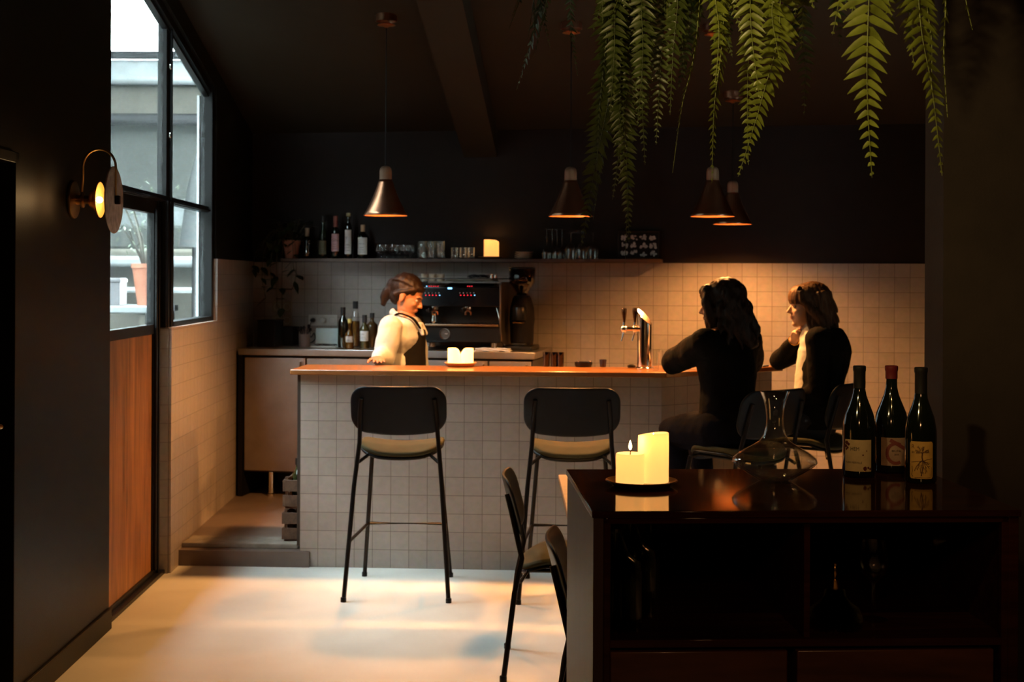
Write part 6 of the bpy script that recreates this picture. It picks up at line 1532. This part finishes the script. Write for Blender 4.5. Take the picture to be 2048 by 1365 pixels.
tp_ = [pel + Vector((0,0,-0.38)), pel + Vector((0,0,-0.1)), mid, chest + Vector((0,0,0.03))]
m.tube([q_ + F*0.038 for q_ in smooth_path(tp_, 4)], [1]*13, 24, ab=list(zip(interp([0.205,0.170,0.125,0.088], 4), interp([0.135,0.120,0.105,0.100], 4))), side=S3)
for s_ in (-1, 1):
    m.tube(smooth_path([chest + F*0.125 + S3*0.06*s_ + Vector((0,0,0.03)), chest + F*0.085 + S3*0.095*s_ + Vector((0,0,0.095)), chest + S3*0.105*s_ + Vector((0,0,0.125)), neck - F*0.068 + S3*0.045*s_ + Vector((0,0,-0.045)), chest - F*0.13 + Vector((0,0,-0.02))], 4), [1]*17, 8, ab=[(0.011,0.006)]*17)
m.xf(P3); remesh('apron', m, APR, p3, 0.006, 2, folds(0.003, 14))
m = M()
for hp_, kn, an in ((hipL, knL, anL), (hipR, knR, anR)): m.limb([hp_, hp_.lerp(kn, 0.5), kn], [0.099, 0.088, 0.066], 18); m.limb([kn, kn.lerp(an, 0.4), an], [0.066, 0.062, 0.048], 18)
m.xf(P3); remesh('trousers', m, mat('black_trousers', (0.010,0.010,0.012), 0.85), p3, 0.009, 3)
m = M()
for an in (anL, anR): m.limb([an + Vector((0,0,-0.035)), an + F*0.07 + Vector((0,0,-0.045)), an + F*0.17 + Vector((0,0,-0.05))], [0.043, 0.040, 0.030]); m.limb([an + Vector((0,0,0.02)), an + Vector((0,0,-0.03))], [0.042, 0.042])
for a_ in m.v: a_.z = max(a_.z, 0.1115)
m.xf(P3); remesh('shoes', m, mat('black_leather', (0.012,0.011,0.011), 0.4), p3, 0.006, 2)
HR3 = hairmat('brown_hair', (0.013,0.006,0.003))
m = M(); H = mt3
m.ball((-0.026,0,0.044),(0.101,0.084,0.090),30,H); m.ball((0.036,0,0.076),(0.050,0.062,0.028),18,H)
m.ball((-0.060,0,-0.020),(0.046,0.062,0.058),20,H)
for y in (-1,1): m.tube([H @ Vector(p) for p in ((0.052,0.054*y,0.066),(0.022,0.077*y,0.045),(-0.022,0.083*y,0.018),(-0.060,0.064*y,-0.02))],[0.012,0.011,0.014,0.022],12)
m.ball((-0.118,0,0.030),(0.036,0.040,0.040),20,H)
m.tube([H @ Vector(p) for p in ((-0.10,0,0.01),(-0.128,0.004,-0.03),(-0.134,0.006,-0.075),(-0.120,0.008,-0.115))],[0.040,0.034,0.026,0.010],14)
rnd = random.Random(12)
for i in range(30):
    ph = rnd.uniform(0,6); b_ = -1.15 + 2.3*i/29
    pts = [H @ Vector((-0.024+0.100*math.cos(0.35+k_*0.44), 0.086*math.sin(b_)*math.sin(0.45+k_*0.36), 0.044+0.092*math.cos(b_)*math.sin(0.35+k_*0.44)+0.001*math.sin(ph+k_))) for k_ in range(7)]; m.tube(pts, [0.003,0.005,0.006,0.006,0.006,0.005,0.003], 8)
for i in range(22):
    a = rnd.uniform(0, 2*PI); ph = rnd.uniform(0,6)
    pts = [H @ Vector((-0.122+0.024*math.cos(a)*(1-0.1*k_)-0.004*math.sin(ph+k_), 0.026*math.sin(a)*(1-0.1*k_), 0.035-0.026*k_)) for k_ in range(7)]; m.tube(pts, [0.006,0.008,0.008,0.007,0.006,0.005,0.002], 8)
for i in range(10):
    y0 = rnd.choice((-1,1))*rnd.uniform(0.062,0.074); ph = rnd.uniform(0,6)
    pts = [H @ Vector((-0.030-0.006*i/2+0.003*math.sin(ph+k_), y0*(1-0.02*k_), 0.01-0.018*k_)) for k_ in range(5)]; m.tube(pts, [0.005,0.006,0.006,0.004,0.002], 8)
m.xf(P3); remesh('hair', m, HR3, p3, 0.0055, 1, strands(0.0035, 55, 0.35))
ph = tag(obj('mobile_phone', M().box(-0.035, 0.035, -0.07, 0.07, 0, 0.009), mat('phone_case', (0.10,0.13,0.20), 0.3), loc=tuple(K + D2*0.80 - N2*0.03) + (BZ,), rz=0.9, bev=0.002), 'blue-grey phone lying on the bar between the two seated people', 'phone')
